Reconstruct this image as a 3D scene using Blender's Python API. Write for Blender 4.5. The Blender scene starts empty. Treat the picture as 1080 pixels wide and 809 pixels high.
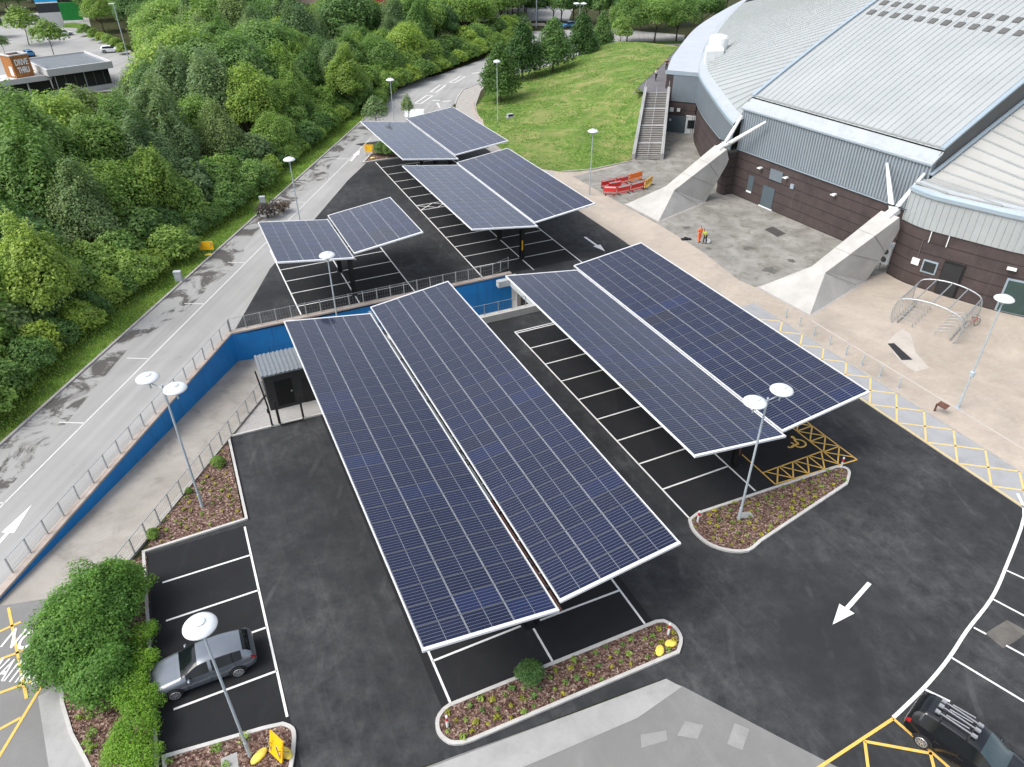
import bpy, math, random
import numpy as np
from mathutils import Vector, Matrix
from mathutils.geometry import tessellate_polygon

random.seed(7)
scene = bpy.context.scene
COL = scene.collection

# ---------------------------------------------------------------- survey: photo pixel + height -> metres
FPX, PITCH, ROLL, CAMH = 762.07, math.radians(34.334), math.radians(-.193), 30.0
def G(px, py, z=0.0):
    u = (px - 540) / FPX; v = -(py - 404.5) / FPX
    c, s = math.cos(ROLL), math.sin(ROLL); u, v = c*u - s*v, s*u + c*v
    d = (u, math.cos(PITCH) + v*math.sin(PITCH), -math.sin(PITCH) + v*math.cos(PITCH))
    t = (z - CAMH) / d[2]
    return Vector((d[0]*t, d[1]*t, z))
def proj(p):
    X, Y, Z = p[0], p[1], p[2] - CAMH
    d = Y*math.cos(PITCH) - Z*math.sin(PITCH); v = (Y*math.sin(PITCH) + Z*math.cos(PITCH))/d; u = X/d
    c, s = math.cos(-ROLL), math.sin(-ROLL); u, v = c*u - s*v, s*u + c*v
    return 540 + FPX*u, 404.5 - FPX*v
E1 = Vector((math.cos(math.radians(115)), math.sin(math.radians(115)), 0)); E2 = Vector((E1.y, -E1.x, 0))
def S(s, t, z=0.0):                       # car-park grid: s along the canopies, t across
    return E1*s + E2*t + Vector((0, 0, z))
A0 = Vector((28.3355, 80.2279, 0)); AE = Vector((.485715, -.874117, 0)); AN = Vector((.874117, .485715, 0))
def L(t, d, z=0.0):                       # arena grid: t along its front, d into the building
    return A0 + AE*t + AN*d + Vector((0, 0, z))
def Lpx(px, py, z):
    p = G(px, py, z) - A0
    return p.dot(AE), p.dot(AN), z

# ---------------------------------------------------------------- materials
def nodes_of(m):
    m.use_nodes = True
    return m.node_tree, m.node_tree.nodes, m.node_tree.links
class NT:
    def __init__(self, name):
        self.m = bpy.data.materials.new(name); self.m.use_nodes = True
        self.t = self.m.node_tree; self.n = self.t.nodes; self.l = self.t.links
        self.b = self.n['Principled BSDF']
    def node(self, typ, **kw):
        x = self.n.new(typ)
        for k, v in kw.items():
            if k in x.inputs: x.inputs[k].default_value = v
            else: setattr(x, k, v)
        return x
    def link(self, a, b): self.l.new(a, b)
    def pos(self):
        return self.node('ShaderNodeNewGeometry').outputs['Position']
    def obj(self):
        return self.node('ShaderNodeTexCoord').outputs['Object']
    def scale(self, vec, s):
        x = self.node('ShaderNodeVectorMath', operation='MULTIPLY'); self.link(vec, x.inputs[0])
        x.inputs[1].default_value = s if hasattr(s, '__len__') else (s, s, s); return x.outputs[0]
    def noise(self, vec, scale, detail=4, rough=.6, dist=0):
        x = self.node('ShaderNodeTexNoise'); self.link(vec, x.inputs['Vector'])
        x.inputs['Scale'].default_value = scale; x.inputs['Detail'].default_value = detail
        x.inputs['Roughness'].default_value = rough; x.inputs['Distortion'].default_value = dist
        return x.outputs['Fac']
    def ramp(self, fac, stops):
        x = self.node('ShaderNodeValToRGB'); e = x.color_ramp.elements
        while len(e) < len(stops): e.new(.5)
        for i, (p, c) in enumerate(stops):
            e[i].position = p; e[i].color = c if hasattr(c, '__len__') and len(c) == 4 else ((*c, 1) if hasattr(c, '__len__') else (c, c, c, 1))
        self.link(fac, x.inputs['Fac']); return x.outputs['Color']
    def mix(self, fac, a, b, mode='MIX'):
        x = self.node('ShaderNodeMix'); x.data_type = 'RGBA'; x.blend_type = mode
        for sock, val in ((x.inputs[0], fac), (x.inputs[6], a), (x.inputs[7], b)):
            if hasattr(val, 'is_output') or isinstance(val, bpy.types.NodeSocket): self.link(val, sock)
            else: sock.default_value = val if not hasattr(val, '__len__') else ((*val, 1) if len(val) == 3 else val)
        return x.outputs[2]
    def math(self, op, a, b=0.0, c=0.0):
        x = self.node('ShaderNodeMath', operation=op)
        for i, val in enumerate((a, b, c)):
            if isinstance(val, bpy.types.NodeSocket): self.link(val, x.inputs[i])
            else: x.inputs[i].default_value = val
        return x.outputs[0]
    def bump(self, h, strength=.3, dist=.02):
        x = self.node('ShaderNodeBump'); x.inputs['Strength'].default_value = strength; x.inputs['Distance'].default_value = dist
        self.link(h, x.inputs['Height']); self.link(x.outputs[0], self.b.inputs['Normal'])
    def out(self, col, rough=.8, spec=.4, metal=0.0):
        if isinstance(col, bpy.types.NodeSocket): self.link(col, self.b.inputs['Base Color'])
        else: self.b.inputs['Base Color'].default_value = (*col, 1)
        if isinstance(rough, bpy.types.NodeSocket): self.link(rough, self.b.inputs['Roughness'])
        else: self.b.inputs['Roughness'].default_value = rough
        self.b.inputs['Specular IOR Level'].default_value = spec; self.b.inputs['Metallic'].default_value = metal
        return self.m

def plain(name, col, rough=.6, var=.12, scale=1.5, metal=0.0, spec=.4, grime=0.0):
    t = NT(name); p = t.pos()
    f = t.noise(p, scale, 5, .65)
    lo = tuple(c*(1-var) for c in col); hi = tuple(min(1, c*(1+var)) for c in col)
    c = t.ramp(f, [(.3, lo), (.7, hi)])
    if grime:
        g = t.ramp(t.noise(p, scale*3.1, 6, .7), [(.45, 1.0), (.75, 1-grime)])
        c = t.mix(1.0, c, g, 'MULTIPLY')
    return t.out(c, rough, spec, metal)

M = {}
def asphalt(name, base, scuff, amount, patch=.25, grain=.35):
    t = NT(name); p = t.pos()
    big = t.ramp(t.noise(p, .11, 5, .6, .6), [(.25, tuple(c*(1-patch*.6) for c in base)), (.75, tuple(c*(1+patch*.6) for c in base))])
    zone = t.ramp(t.noise(p, .16, 5, .65), [(.36, 0.0), (.66, 1.0)])
    mid = t.ramp(t.noise(p, .9, 10, .80, .1), [(.36, 0.0), (.74, 1.0)])
    f = t.math('MULTIPLY', t.math('MULTIPLY', mid, zone), amount)
    c = t.mix(f, big, scuff)
    # faint curved tyre marks and dust lines
    wv = t.node('ShaderNodeTexWave'); t.link(p, wv.inputs['Vector']); wv.inputs['Scale'].default_value = .16; wv.inputs['Distortion'].default_value = 9; wv.inputs['Detail'].default_value = 2; wv.inputs['Detail Scale'].default_value = .35
    tl = t.ramp(wv.outputs['Fac'], [(.93, 0.0), (.985, 1.0)])
    br = t.ramp(t.noise(p, .35, 6, .7), [(.5, 0.0), (.7, 1.0)])
    c = t.mix(t.math('MULTIPLY', t.math('MULTIPLY', tl, br), amount*.5), c, scuff)
    rot = t.node('ShaderNodeVectorRotate'); rot.rotation_type = 'Z_AXIS'; rot.inputs['Angle'].default_value = math.radians(65)
    t.link(p, rot.inputs['Vector'])
    st = t.ramp(t.noise(t.scale(rot.outputs[0], (.06, 2.2, 1)), 1.0, 6, .65), [(.52, 0.0), (.78, 1.0)])
    c = t.mix(t.math('MULTIPLY', t.math('MULTIPLY', st, zone), amount*.55), c, scuff)
    g = t.noise(p, 34, 3, .7)
    c = t.mix(grain, c, t.ramp(g, [(.25, .35), (.75, 1.0)]), 'MULTIPLY')
    t.bump(g, .25, .006)
    return t.out(c, .93, .15)

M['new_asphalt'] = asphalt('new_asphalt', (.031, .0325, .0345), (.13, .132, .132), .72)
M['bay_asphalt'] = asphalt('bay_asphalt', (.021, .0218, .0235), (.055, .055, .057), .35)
def old_road():
    t = NT('old_road_surface'); p = t.pos()
    c = t.ramp(t.noise(p, .09, 5, .6, .5), [(.3, (.30, .298, .288)), (.7, (.39, .388, .375))])
    rot = t.node('ShaderNodeVectorRotate'); rot.rotation_type = 'Z_AXIS'; rot.inputs['Angle'].default_value = math.radians(7)
    t.link(p, rot.inputs['Vector'])
    lanes = t.ramp(t.noise(t.scale(rot.outputs[0], (1.1, .03, 1)), 1.0, 4, .6), [(.35, .86), (.65, 1.06)])
    c = t.mix(1.0, c, lanes, 'MULTIPLY')
    g = t.noise(p, 24, 4, .7)
    c = t.mix(.4, c, t.ramp(g, [(.25, .5), (.75, 1.0)]), 'MULTIPLY')
    sp = t.ramp(t.noise(p, 1.1, 6, .75, .8), [(.64, 1.0), (.72, .6)])
    c = t.mix(.55, c, sp, 'MULTIPLY')
    t.bump(g, .2, .008)
    return t.out(c, .92, .15)
M['old_road'] = old_road()
def stain_mat():
    t = NT('damp_tarmac'); p = t.pos()
    n1 = t.noise(p, .32, 7, .72, .9)
    a = t.ramp(n1, [(.44, 1.0), (.52, 0.0)])
    c = t.mix(a, (.33, .328, .315), (.10, .095, .088))
    g = t.noise(p, 24, 4, .7)
    c = t.mix(.4, c, t.ramp(g, [(.25, .5), (.75, 1.0)]), 'MULTIPLY')
    return t.out(c, .92, .15)
M['worn_tarmac'] = asphalt('worn_tarmac', (.215, .213, .205), (.31, .308, .30), .7, .18, .5)
M['damp'] = stain_mat()
def concrete(name, c1, c2, sc=.35, dirt=.3, rough=.85, dirtcol=(.13, .12, .105)):
    t = NT(name); p = t.pos()
    c = t.ramp(t.noise(p, sc, 6, .65, .4), [(.3, c1), (.7, c2)])
    d = t.ramp(t.noise(p, sc*2.3, 7, .75, .8), [(.52, 0.0), (.74, 1.0)])
    c = t.mix(t.math('MULTIPLY', d, dirt), c, dirtcol)
    g = t.noise(p, 30, 3, .7)
    c = t.mix(.25, c, t.ramp(g, [(.25, .6), (.75, 1.0)]), 'MULTIPLY')
    t.bump(g, .12, .006)
    return t.out(c, rough, .2)
M['ramp'] = concrete('ramp_concrete', (.27, .25, .22), (.40, .375, .335), .3, .55)
M['apron'] = concrete('apron_concrete', (.29, .29, .28), (.38, .38, .37), .6, .2)
M['kerb'] = concrete('kerb_concrete', (.43, .42, .40), (.54, .53, .50), 1.5, .22)
M['kerb_old'] = concrete('old_kerb_concrete', (.30, .28, .26), (.42, .40, .37), 1.5, .3)
M['coping'] = concrete('coping_stone', (.34, .285, .245), (.46, .40, .35), .8, .3)
M['parapet'] = concrete('parapet_concrete', (.42, .41, .38), (.52, .51, .48), .9, .3)
M['buttress'] = concrete('buttress_concrete', (.36, .35, .325), (.47, .46, .435), .5, .18, .8, (.30, .29, .26))
M['forecourt'] = concrete('forecourt_tarmac', (.165, .158, .138), (.32, .31, .285), .42, .95, .9, (.085, .092, .05))
M['lane'] = concrete('lane_tarmac', (.28, .285, .29), (.36, .365, .37), .3, .3)
M['gravel'] = concrete('pale_gravel', (.29, .285, .27), (.41, .40, .385), 7, .25)
def paving():
    t = NT('block_paving'); p = t.pos()
    rot = t.node('ShaderNodeVectorRotate'); rot.rotation_type = 'Z_AXIS'; rot.inputs['Angle'].default_value = math.radians(-25)
    t.link(p, rot.inputs['Vector'])
    br = t.node('ShaderNodeTexBrick'); t.link(rot.outputs[0], br.inputs['Vector'])
    br.inputs['Scale'].default_value = 1.0; br.inputs['Brick Width'].default_value = .42; br.inputs['Row Height'].default_value = .21
    br.inputs['Mortar Size'].default_value = .012
    br.inputs['Color1'].default_value = (.40, .355, .305, 1); br.inputs['Color2'].default_value = (.425, .385, .335, 1); br.inputs['Mortar'].default_value = (.37, .33, .285, 1)
    c = t.mix(1.0, br.outputs['Color'], t.ramp(t.noise(p, .16, 6, .65, .6), [(.3, (.80, .78, .76)), (.7, (1.12, 1.08, 1.03))]), 'MULTIPLY')
    w = t.ramp(t.noise(p, .10, 6, .7, .5), [(.46, 0.0), (.70, 1.0)]); c = t.mix(t.math('MULTIPLY', w, .55), c, (.235, .205, .165))
    d = t.ramp(t.noise(p, .55, 7, .75, .9), [(.55, 0.0), (.8, 1.0)])
    c = t.mix(t.math('MULTIPLY', d, .55), c, (.20, .175, .145))
    return t.out(c, .9, .2)
M['paving'] = paving()
M['white_paint'] = plain('white_road_paint', (.70, .70, .68), .75, .06, 6, grime=.15)
M['worn_paint'] = plain('worn_road_paint', (.58, .58, .56), .8, .12, 5, grime=.35)
M['yellow_paint'] = plain('yellow_road_paint', (.72, .44, .10), .75, .08, 4, grime=.15)
M['pale_yellow'] = plain('faded_yellow_paint', (.62, .47, .19), .8, .1, 4, grime=.3)
def grass_mat(name, c1, c2, dry, k):
    t = NT(name); p = t.pos()
    c = t.ramp(t.noise(p, .38, 7, .75, .8), [(.32, c1), (.68, c2)])
    dry2 = t.ramp(t.noise(p, .16, 6, .72, 1.0), [(.48, 0.0), (.72, 1.0)]); c = t.mix(t.math('MULTIPLY', dry2, k), c, dry)
    rot = t.node('ShaderNodeVectorRotate'); rot.rotation_type = 'Z_AXIS'; rot.inputs['Angle'].default_value = math.radians(30)
    t.link(p, rot.inputs['Vector'])
    w = t.ramp(t.noise(t.scale(rot.outputs[0], (.16, .7, .5)), 1.0, 5, .65, 1.0), [(.5, 0.0), (.75, 1.0)])
    c = t.mix(t.math('MULTIPLY', w, k), c, dry)
    g = t.noise(p, 5.5, 6, .8)
    c = t.mix(.75, c, t.ramp(g, [(.28, (.55, .60, .5)), (.72, (1.3, 1.25, 1.12))]), 'MULTIPLY')
    t.bump(g, .6, .10)
    return t.out(c, .95, .1)
M['lawn'] = grass_mat('lawn_grass', (.060, .125, .026), (.155, .235, .055), (.30, .275, .13), .9)
M['verge'] = grass_mat('verge_grass', (.085, .165, .030), (.13, .215, .045), (.20, .21, .08), .45)
M['earth'] = grass_mat('woodland_floor', (.030, .040, .016), (.055, .060, .026), (.07, .055, .035), .5)
def mulch():
    t = NT('bark_mulch'); p = t.pos()
    v = t.node('ShaderNodeTexVoronoi'); t.link(p, v.inputs['Vector']); v.inputs['Scale'].default_value = 13; v.inputs['Randomness'].default_value = 1
    sep = t.node('ShaderNodeSeparateColor'); t.link(v.outputs['Color'], sep.inputs[0])
    c = t.ramp(sep.outputs[0], [(.0, (.035, .019, .015)), (.35, (.098, .056, .044)), (.65, (.165, .104, .082)), (.86, (.23, .16, .125)), (1.0, (.38, .29, .235))])
    c = t.mix(1.0, c, t.ramp(t.noise(p, 1.2, 4, .6), [(.3, (.8, .8, .8)), (.7, (1.15, 1.15, 1.15))]), 'MULTIPLY')
    t.bump(v.outputs['Distance'], .9, .05)
    return t.out(c, .95, .15)
M['mulch'] = mulch()
M['steel'] = plain('galvanised_steel', (.40, .42, .43), .45, .08, 3, metal=.55)
M['pole'] = plain('lamp_post_paint', (.36, .41, .44), .5, .06, 2)
M['lamp_white'] = plain('lamp_head_white', (.66, .69, .69), .35, .05, 3, grime=.12)
M['black_steel'] = plain('black_painted_steel', (.012, .012, .013), .5, .2, 2)
M['white_trim'] = plain('white_aluminium', (.66, .67, .68), .35, .03, 2)
M['blue_wall'] = None
def blue():
    t = NT('blue_painted_wall'); p = t.pos()
    c = t.ramp(t.noise(p, .5, 5, .6), [(.3, (.003, .145, .42)), (.7, (.005, .20, .52))])
    st = t.noise(t.scale(p, (2.6, 2.6, .18)), 1.0, 5, .7)
    c = t.mix(t.math('MULTIPLY', t.ramp(st, [(.55, 0.0), (.75, 1.0)]), .5), c, (.02, .045, .08))
    fl = t.ramp(t.noise(p, 3.2, 6, .8), [(.70, 0.0), (.735, 1.0)])
    c = t.mix(t.math('MULTIPLY', fl, .55), c, (.25, .29, .30))
    t.bump(t.noise(p, 8, 4, .6), .2, .02)
    return t.out(c, .55, .4)
M['blue_wall'] = blue()
M['dark_cabin'] = plain('charcoal_cladding', (.022, .022, .023), .6, .15, 2)
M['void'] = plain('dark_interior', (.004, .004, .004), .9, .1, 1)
M['yellow_board'] = plain('yellow_plastic_board', (.85, .47, .01), .45, .06, 3)
M['sandbag'] = plain('yellow_sandbag', (.74, .58, .10), .8, .18, 5)
M['rust'] = plain('rusty_steel_channel', (.10, .045, .032), .8, .35, 3)
M['grey_box'] = plain('grey_cabinet_paint', (.42, .45, .46), .5, .06, 3, grime=.2)
M['dark_glass'] = plain('dark_glazing', (.018, .024, .026), .06, .1, 1, spec=.6)

# ---------------------------------------------------------------- mesh builder
class MB:
    def __init__(self): self.v = []; self.f = []; self.m = []; self.cur = 0
    def add(self, vs, fs):
        o = len(self.v); self.v += [tuple(x) for x in vs]
        for f in fs: self.f.append([o+i for i in f]); self.m.append(self.cur)
        return self
    def box(self, x0, x1, y0, y1, z0, z1):
        return self.add([(x0,y0,z0),(x1,y0,z0),(x1,y1,z0),(x0,y1,z0),(x0,y0,z1),(x1,y0,z1),(x1,y1,z1),(x0,y1,z1)],
                        [(0,3,2,1),(4,5,6,7),(0,1,5,4),(1,2,6,5),(2,3,7,6),(3,0,4,7)])
    def obox(self, o, a, b, c):           # box from corner o with edge vectors
        o, a, b, c = Vector(o), Vector(a), Vector(b), Vector(c)
        P = [o, o+a, o+a+b, o+b, o+c, o+a+c, o+a+b+c, o+b+c]
        F = [(0,3,2,1),(4,5,6,7),(0,1,5,4),(1,2,6,5),(2,3,7,6),(3,0,4,7)]
        if a.cross(b).dot(c) < 0: F = [f[::-1] for f in F]
        return self.add(P, F)
    def bar(self, p, q, w, h, up=(0,0,1)):   # rectangular bar between two points, centred
        p, q = Vector(p), Vector(q); d = (q-p); 
        if d.length < 1e-6: return self
        dn = d.normalized(); u = Vector(up)
        if abs(dn.dot(u)) > .98: u = Vector((1,0,0))
        s = dn.cross(u).normalized(); u = s.cross(dn).normalized()
        return self.obox(p - s*w/2 - u*h/2, d, s*w, u*h)
    def tube(self, pts, r, n=8, cap=True):
        pts = [Vector(p) for p in pts]; rs = r if hasattr(r, '__len__') else [r]*len(pts)
        vs = []; fs = []; prev = None
        for i, p in enumerate(pts):
            d = (pts[min(i+1, len(pts)-1)] - pts[max(i-1, 0)]).normalized()
            if prev is None:
                a = Vector((0,0,1)) if abs(d.z) < .9 else Vector((1,0,0)); x = d.cross(a).normalized()
            else: x = (prev - d*prev.dot(d)).normalized()
            prev = x; y = d.cross(x)
            for k in range(n):
                t = 2*math.pi*k/n; vs.append(p + (x*math.cos(t) + y*math.sin(t))*rs[i])
        for i in range(len(pts)-1):
            for k in range(n): fs.append((i*n+k, i*n+(k+1) % n, (i+1)*n+(k+1) % n, (i+1)*n+k))
        if cap: fs += [tuple(range(n))[::-1], tuple(range((len(pts)-1)*n, len(pts)*n))]
        return self.add(vs, fs)
    def lathe(self, prof, n=16, o=(0,0,0)):
        o = Vector(o); vs = []; fs = []
        for r, z in prof:
            for k in range(n):
                t = 2*math.pi*k/n; vs.append(o + Vector((r*math.cos(t), r*math.sin(t), z)))
        for i in range(len(prof)-1):
            for k in range(n): fs.append((i*n+k, i*n+(k+1) % n, (i+1)*n+(k+1) % n, (i+1)*n+k))
        fs += [tuple(range(n))[::-1], tuple(range((len(prof)-1)*n, len(prof)*n))]
        return self.add(vs, fs)
    def poly(self, pts, flip=False):
        pts = [Vector(p) for p in pts]
        tri = tessellate_polygon([pts])
        fs = []
        for t in tri:
            a, b, c = (pts[i] for i in t)
            nz = (b-a).cross(c-a).z
            fs.append(t if (nz >= 0) != flip else t[::-1])
        return self.add(pts, fs)
    def prism(self, pts, z0, z1):
        n = len(pts); a = sum(pts[i][0]*pts[(i+1) % n][1] - pts[(i+1) % n][0]*pts[i][1] for i in range(n))
        if a < 0: pts = pts[::-1]
        self.poly([(p[0], p[1], z1) for p in pts]); self.poly([(p[0], p[1], z0) for p in pts], True)
        vs = [(p[0], p[1], z0) for p in pts] + [(p[0], p[1], z1) for p in pts]
        return self.add(vs, [(i, (i+1) % n, n+(i+1) % n, n+i) for i in range(n)])
    def kerb(self, pts, w, z0, z1, closed=False):   # strip of width w along a line
        pts = [Vector((p[0], p[1], 0)) for p in pts]; n = len(pts); Lp, Rp = [], []
        for i in range(n):
            a = pts[i-1] if (i > 0 or closed) else None; b = pts[(i+1) % n] if (i < n-1 or closed) else None
            d1 = (pts[i]-a).normalized() if a is not None else None; d2 = (b-pts[i]).normalized() if b is not None else None
            d1 = d1 or d2; d2 = d2 or d1
            n1 = Vector((-d1.y, d1.x, 0)); n2 = Vector((-d2.y, d2.x, 0)); m = (n1+n2).normalized()
            k = w/2/max(.35, m.dot(n1)); Lp.append(pts[i]+m*k); Rp.append(pts[i]-m*k)
        cnt = n if closed else n-1
        for i in range(cnt):
            j = (i+1) % n
            P = [Rp[i], Rp[j], Lp[j], Lp[i]]
            vs = [(p.x, p.y, z0) for p in P] + [(p.x, p.y, z1) for p in P]
            fs = [(4,5,6,7), (0,1,5,4), (2,3,7,6)]
            if not closed and i == 0: fs.append((3,0,4,7))
            if not closed and i == cnt-1: fs.append((1,2,6,5))
            self.add(vs, fs)
        return self
    def mesh(self, name, mats, smooth=False):
        me = bpy.data.meshes.new(name); me.from_pydata(self.v, [], self.f)
        for m in (mats if isinstance(mats, (list, tuple)) else [mats]): me.materials.append(m)
        if isinstance(mats, (list, tuple)): me.polygons.foreach_set('material_index', self.m)
        if smooth: me.polygons.foreach_set('use_smooth', [True]*len(me.polygons))
        me.update(); return me
    def build(self, name, mats, parent=None, world=False, smooth=False, loc=None):
        if world and parent is not None:
            inv = (Matrix.Translation(parent.location) @ parent.rotation_euler.to_matrix().to_4x4()).inverted()
            self.v = [tuple(inv @ Vector(x)) for x in self.v]
        elif loc is not None and parent is None and world:
            self.v = [tuple(Vector(x) - Vector(loc)) for x in self.v]
        me = self.mesh(name, mats, smooth)
        return place(name, me, parent, loc)

def place(name, me, parent=None, loc=None, rotz=None):
    o = bpy.data.objects.new(name, me); COL.objects.link(o)
    if parent is not None: o.parent = parent
    if loc is not None: o.location = loc
    if rotz is not None: o.rotation_euler = (0, 0, rotz)
    return o
def tag(o, label=None, cat=None, group=None, kind=None):
    if label: o['label'] = label
    if cat: o['category'] = cat
    if group: o['group'] = group
    if kind: o['kind'] = kind
    return o
def thing(name, label, cat, loc=(0,0,0), rotz=0.0, group=None):
    o = bpy.data.objects.new(name, None); COL.objects.link(o)
    o.empty_display_size = .3; o.location = loc; o.rotation_euler = (0, 0, rotz)
    return tag(o, label, cat, group)
def copy_tree(o, loc=None, rotz=None, label=None, parent=None, scale=None, group=None):
    c = o.copy(); COL.objects.link(c)
    if parent is not None: c.parent = parent
    if loc is not None: c.location = loc
    if rotz is not None: c.rotation_euler = (0, 0, rotz)
    if scale is not None: c.scale = scale
    if label: c['label'] = label
    if group: c['group'] = group
    for ch in o.children: copy_tree(ch, parent=c)
    return c
def sheet(name, pts, z, m, label=None):
    o = MB().poly([(p[0], p[1], z) for p in pts]).build(name, m)
    return tag(o, label, kind='structure')
def stripe(mb, a, b, w, z):
    a, b = Vector((a[0], a[1], z)), Vector((b[0], b[1], z)); d = (b-a).normalized(); n = Vector((-d.y, d.x, 0))*w/2
    mb.add([a-n, b-n, b+n, a+n], [(0,1,2,3)])
def smooth_line(pts, sub=4):
    P = [Vector(p) for p in pts]; out = []
    for i in range(len(P)-1):
        p0 = P[max(i-1,0)]; p1 = P[i]; p2 = P[i+1]; p3 = P[min(i+2, len(P)-1)]
        for k in range(sub):
            t = k/sub
            out.append(.5*((2*p1) + (p2-p0)*t + (2*p0-5*p1+4*p2-p3)*t*t + (3*p1-p0-3*p2+p3)*t**3))
    out.append(P[-1]); return out

# ---------------------------------------------------------------- camera and light
cd = bpy.data.cameras.new('camera'); cam = bpy.data.objects.new('camera', cd); COL.objects.link(cam)
cam.matrix_world = Matrix.Translation((0, 0, CAMH)) @ Matrix.Rotation(math.radians(90) - PITCH, 4, 'X') @ Matrix.Rotation(ROLL, 4, 'Z')
cd.sensor_width = 36; cd.lens = FPX/1080*36; cd.clip_end = 3000; cd.clip_start = .5
scene.camera = cam
SUN_EL, SUN_AZ = math.radians(52), math.radians(-112)      # azimuth clockwise from +Y
w = bpy.data.worlds.new('World'); scene.world = w; w.use_nodes = True
wt = w.node_tree; bg = wt.nodes['Background']
sky = wt.nodes.new('ShaderNodeTexSky'); sky.sky_type = 'NISHITA'; sky.sun_disc = False
sky.sun_elevation = SUN_EL; sky.sun_rotation = SUN_AZ; sky.dust_density = 3.0; sky.air_density = 1.0; sky.ozone_density = 1.0; sky.altitude = 50
hs = wt.nodes.new('ShaderNodeHueSaturation'); hs.inputs['Saturation'].default_value = .45
wt.links.new(sky.outputs[0], hs.inputs['Color']); tc = wt.nodes.new('ShaderNodeTexCoord'); cn = wt.nodes.new('ShaderNodeTexNoise'); cn.inputs['Scale'].default_value = 2.1; cn.inputs['Detail'].default_value = 6; cn.inputs['Roughness'].default_value = .55; cn.inputs['Distortion'].default_value = .4
wt.links.new(tc.outputs['Generated'], cn.inputs['Vector'])
cr = wt.nodes.new('ShaderNodeValToRGB'); cr.color_ramp.elements[0].position = .34; cr.color_ramp.elements[0].color = (.62, .66, .74, 1); cr.color_ramp.elements[1].position = .66; cr.color_ramp.elements[1].color = (1.38, 1.34, 1.28, 1)
wt.links.new(cn.outputs['Fac'], cr.inputs['Fac'])
cm_ = wt.nodes.new('ShaderNodeMix'); cm_.data_type = 'RGBA'; cm_.blend_type = 'MULTIPLY'; cm_.inputs[0].default_value = 1.0
wt.links.new(hs.outputs[0], cm_.inputs[6]); wt.links.new(cr.outputs[0], cm_.inputs[7]); wt.links.new(cm_.outputs[2], bg.inputs[0]); bg.inputs[1].default_value = .15
sd = bpy.data.lights.new('sun', 'SUN'); sun = bpy.data.objects.new('sun', sd); COL.objects.link(sun)
sd.energy = 1.2; sd.angle = math.radians(32); sd.color = (1, .97, .92)
sdir = Vector((math.sin(SUN_AZ)*math.cos(SUN_EL), math.cos(SUN_AZ)*math.cos(SUN_EL), math.sin(SUN_EL)))
sun.rotation_euler = sdir.to_track_quat('Z', 'Y').to_euler(); sun.location = (-40, 20, 90)
vs = scene.view_settings; vs.view_transform = 'Standard'; vs.look = 'None'; vs.gamma = 1; vs.exposure = 1.0; vs.use_curve_mapping = False
scene.cycles.max_bounces = 5; scene.cycles.transparent_max_bounces = 8
scene.cycles.use_denoising = True
M['stain_pale'] = concrete('dusty_patch', (.085, .08, .072), (.16, .15, .135), .9, .4)
M['band'] = concrete('pale_slab', (.42, .38, .335), (.48, .44, .39), .8, .3)
M['patch'] = concrete('repair_patch', (.245, .243, .235), (.295, .293, .285), .8, .35)
M['stain'] = plain('damp_stain', (.105, .10, .088), .7, .35, 2.5)
M['dark_grey_cover'] = plain('cast_iron_cover', (.06, .055, .052), .7, .3, 2)
# ================================================================ GROUND
Lw0, Lw1, Lw3 = G(-6, 640), G(244.5, 354), S(56.2, 26.2)
Nw0, Nw1 = G(108, 622), G(277, 417)
Nw2, Nw3 = S(49.35, 4.2), S(49.35, 26.2)
trench = [Lw0, Lw1, Lw3, Nw3, Nw2, Nw1, Nw0]
def ground():
    outer = [Vector((-900, -60, -.03)), Vector((900, -60, -.03)), Vector((900, 1600, -.03)), Vector((-900, 1600, -.03))]
    hole = [Vector((p.x, p.y, -.03)) for p in trench]
    tri = tessellate_polygon([outer, hole]); P = outer + hole
    fs = []
    for t in tri:
        a, b, c = (P[i] for i in t); fs.append(t if (b-a).cross(c-a).z > 0 else t[::-1])
    tag(MB().add(P, fs).build('ground', M['earth']), 'dark leafy ground under the woodland and beyond the site', kind='structure')
ground()
def kerbline(y): return Vector((-33.6 + (y-36.9)*10.3/82.0, y, 0))
EDGE = 40.1
# --- old road at the left, running to the junction beyond
road_edge = [G(244.5, 353.5), G(285, 283), G(332, 231), G(367, 190), G(386, 172), G(394, 168)]
park_north = [G(432, 165), G(445, 160), S(104, 30), S(103.5, EDGE)]
far_road_right = [G(470, 118), G(481, 108), G(482, 104), G(488, 95), G(503, 89), G(514, 86), G(545, 83), G(583, 76), G(613, 69), G(640, 58), G(672, 52), G(722, 47)]
far_road_left = [G(722, 37), G(640, 30), G(560, 33), G(532, 40), G(514, 61), G(497, 67), G(460, 80), G(432, 85)]
rd = [kerbline(8), Vector((-27.5, 8, 0)), Vector((-27.3, 17, 0)), Lw0] + road_edge + [G(428, 140)] + far_road_right + far_road_left + [kerbline(134), kerbline(119)]
sheet('old_road', rd, 0.0, M['old_road'], 'pale worn tarmac road with an edge line')
# layby: darker stained strip along the kerb
lay = []
for y in range(20, 126, 5): lay.append(kerbline(y) + Vector((.1, 0, 0)))
for y in range(125, 15, -5): lay.append(kerbline(y) + Vector((2.6 + .9*math.sin(y*.23) + .4*math.sin(y*.71), 0, 0)))
sheet('stained_road', lay, .004, M['damp'], 'stained dark strip of old tarmac along the kerb')
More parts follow.
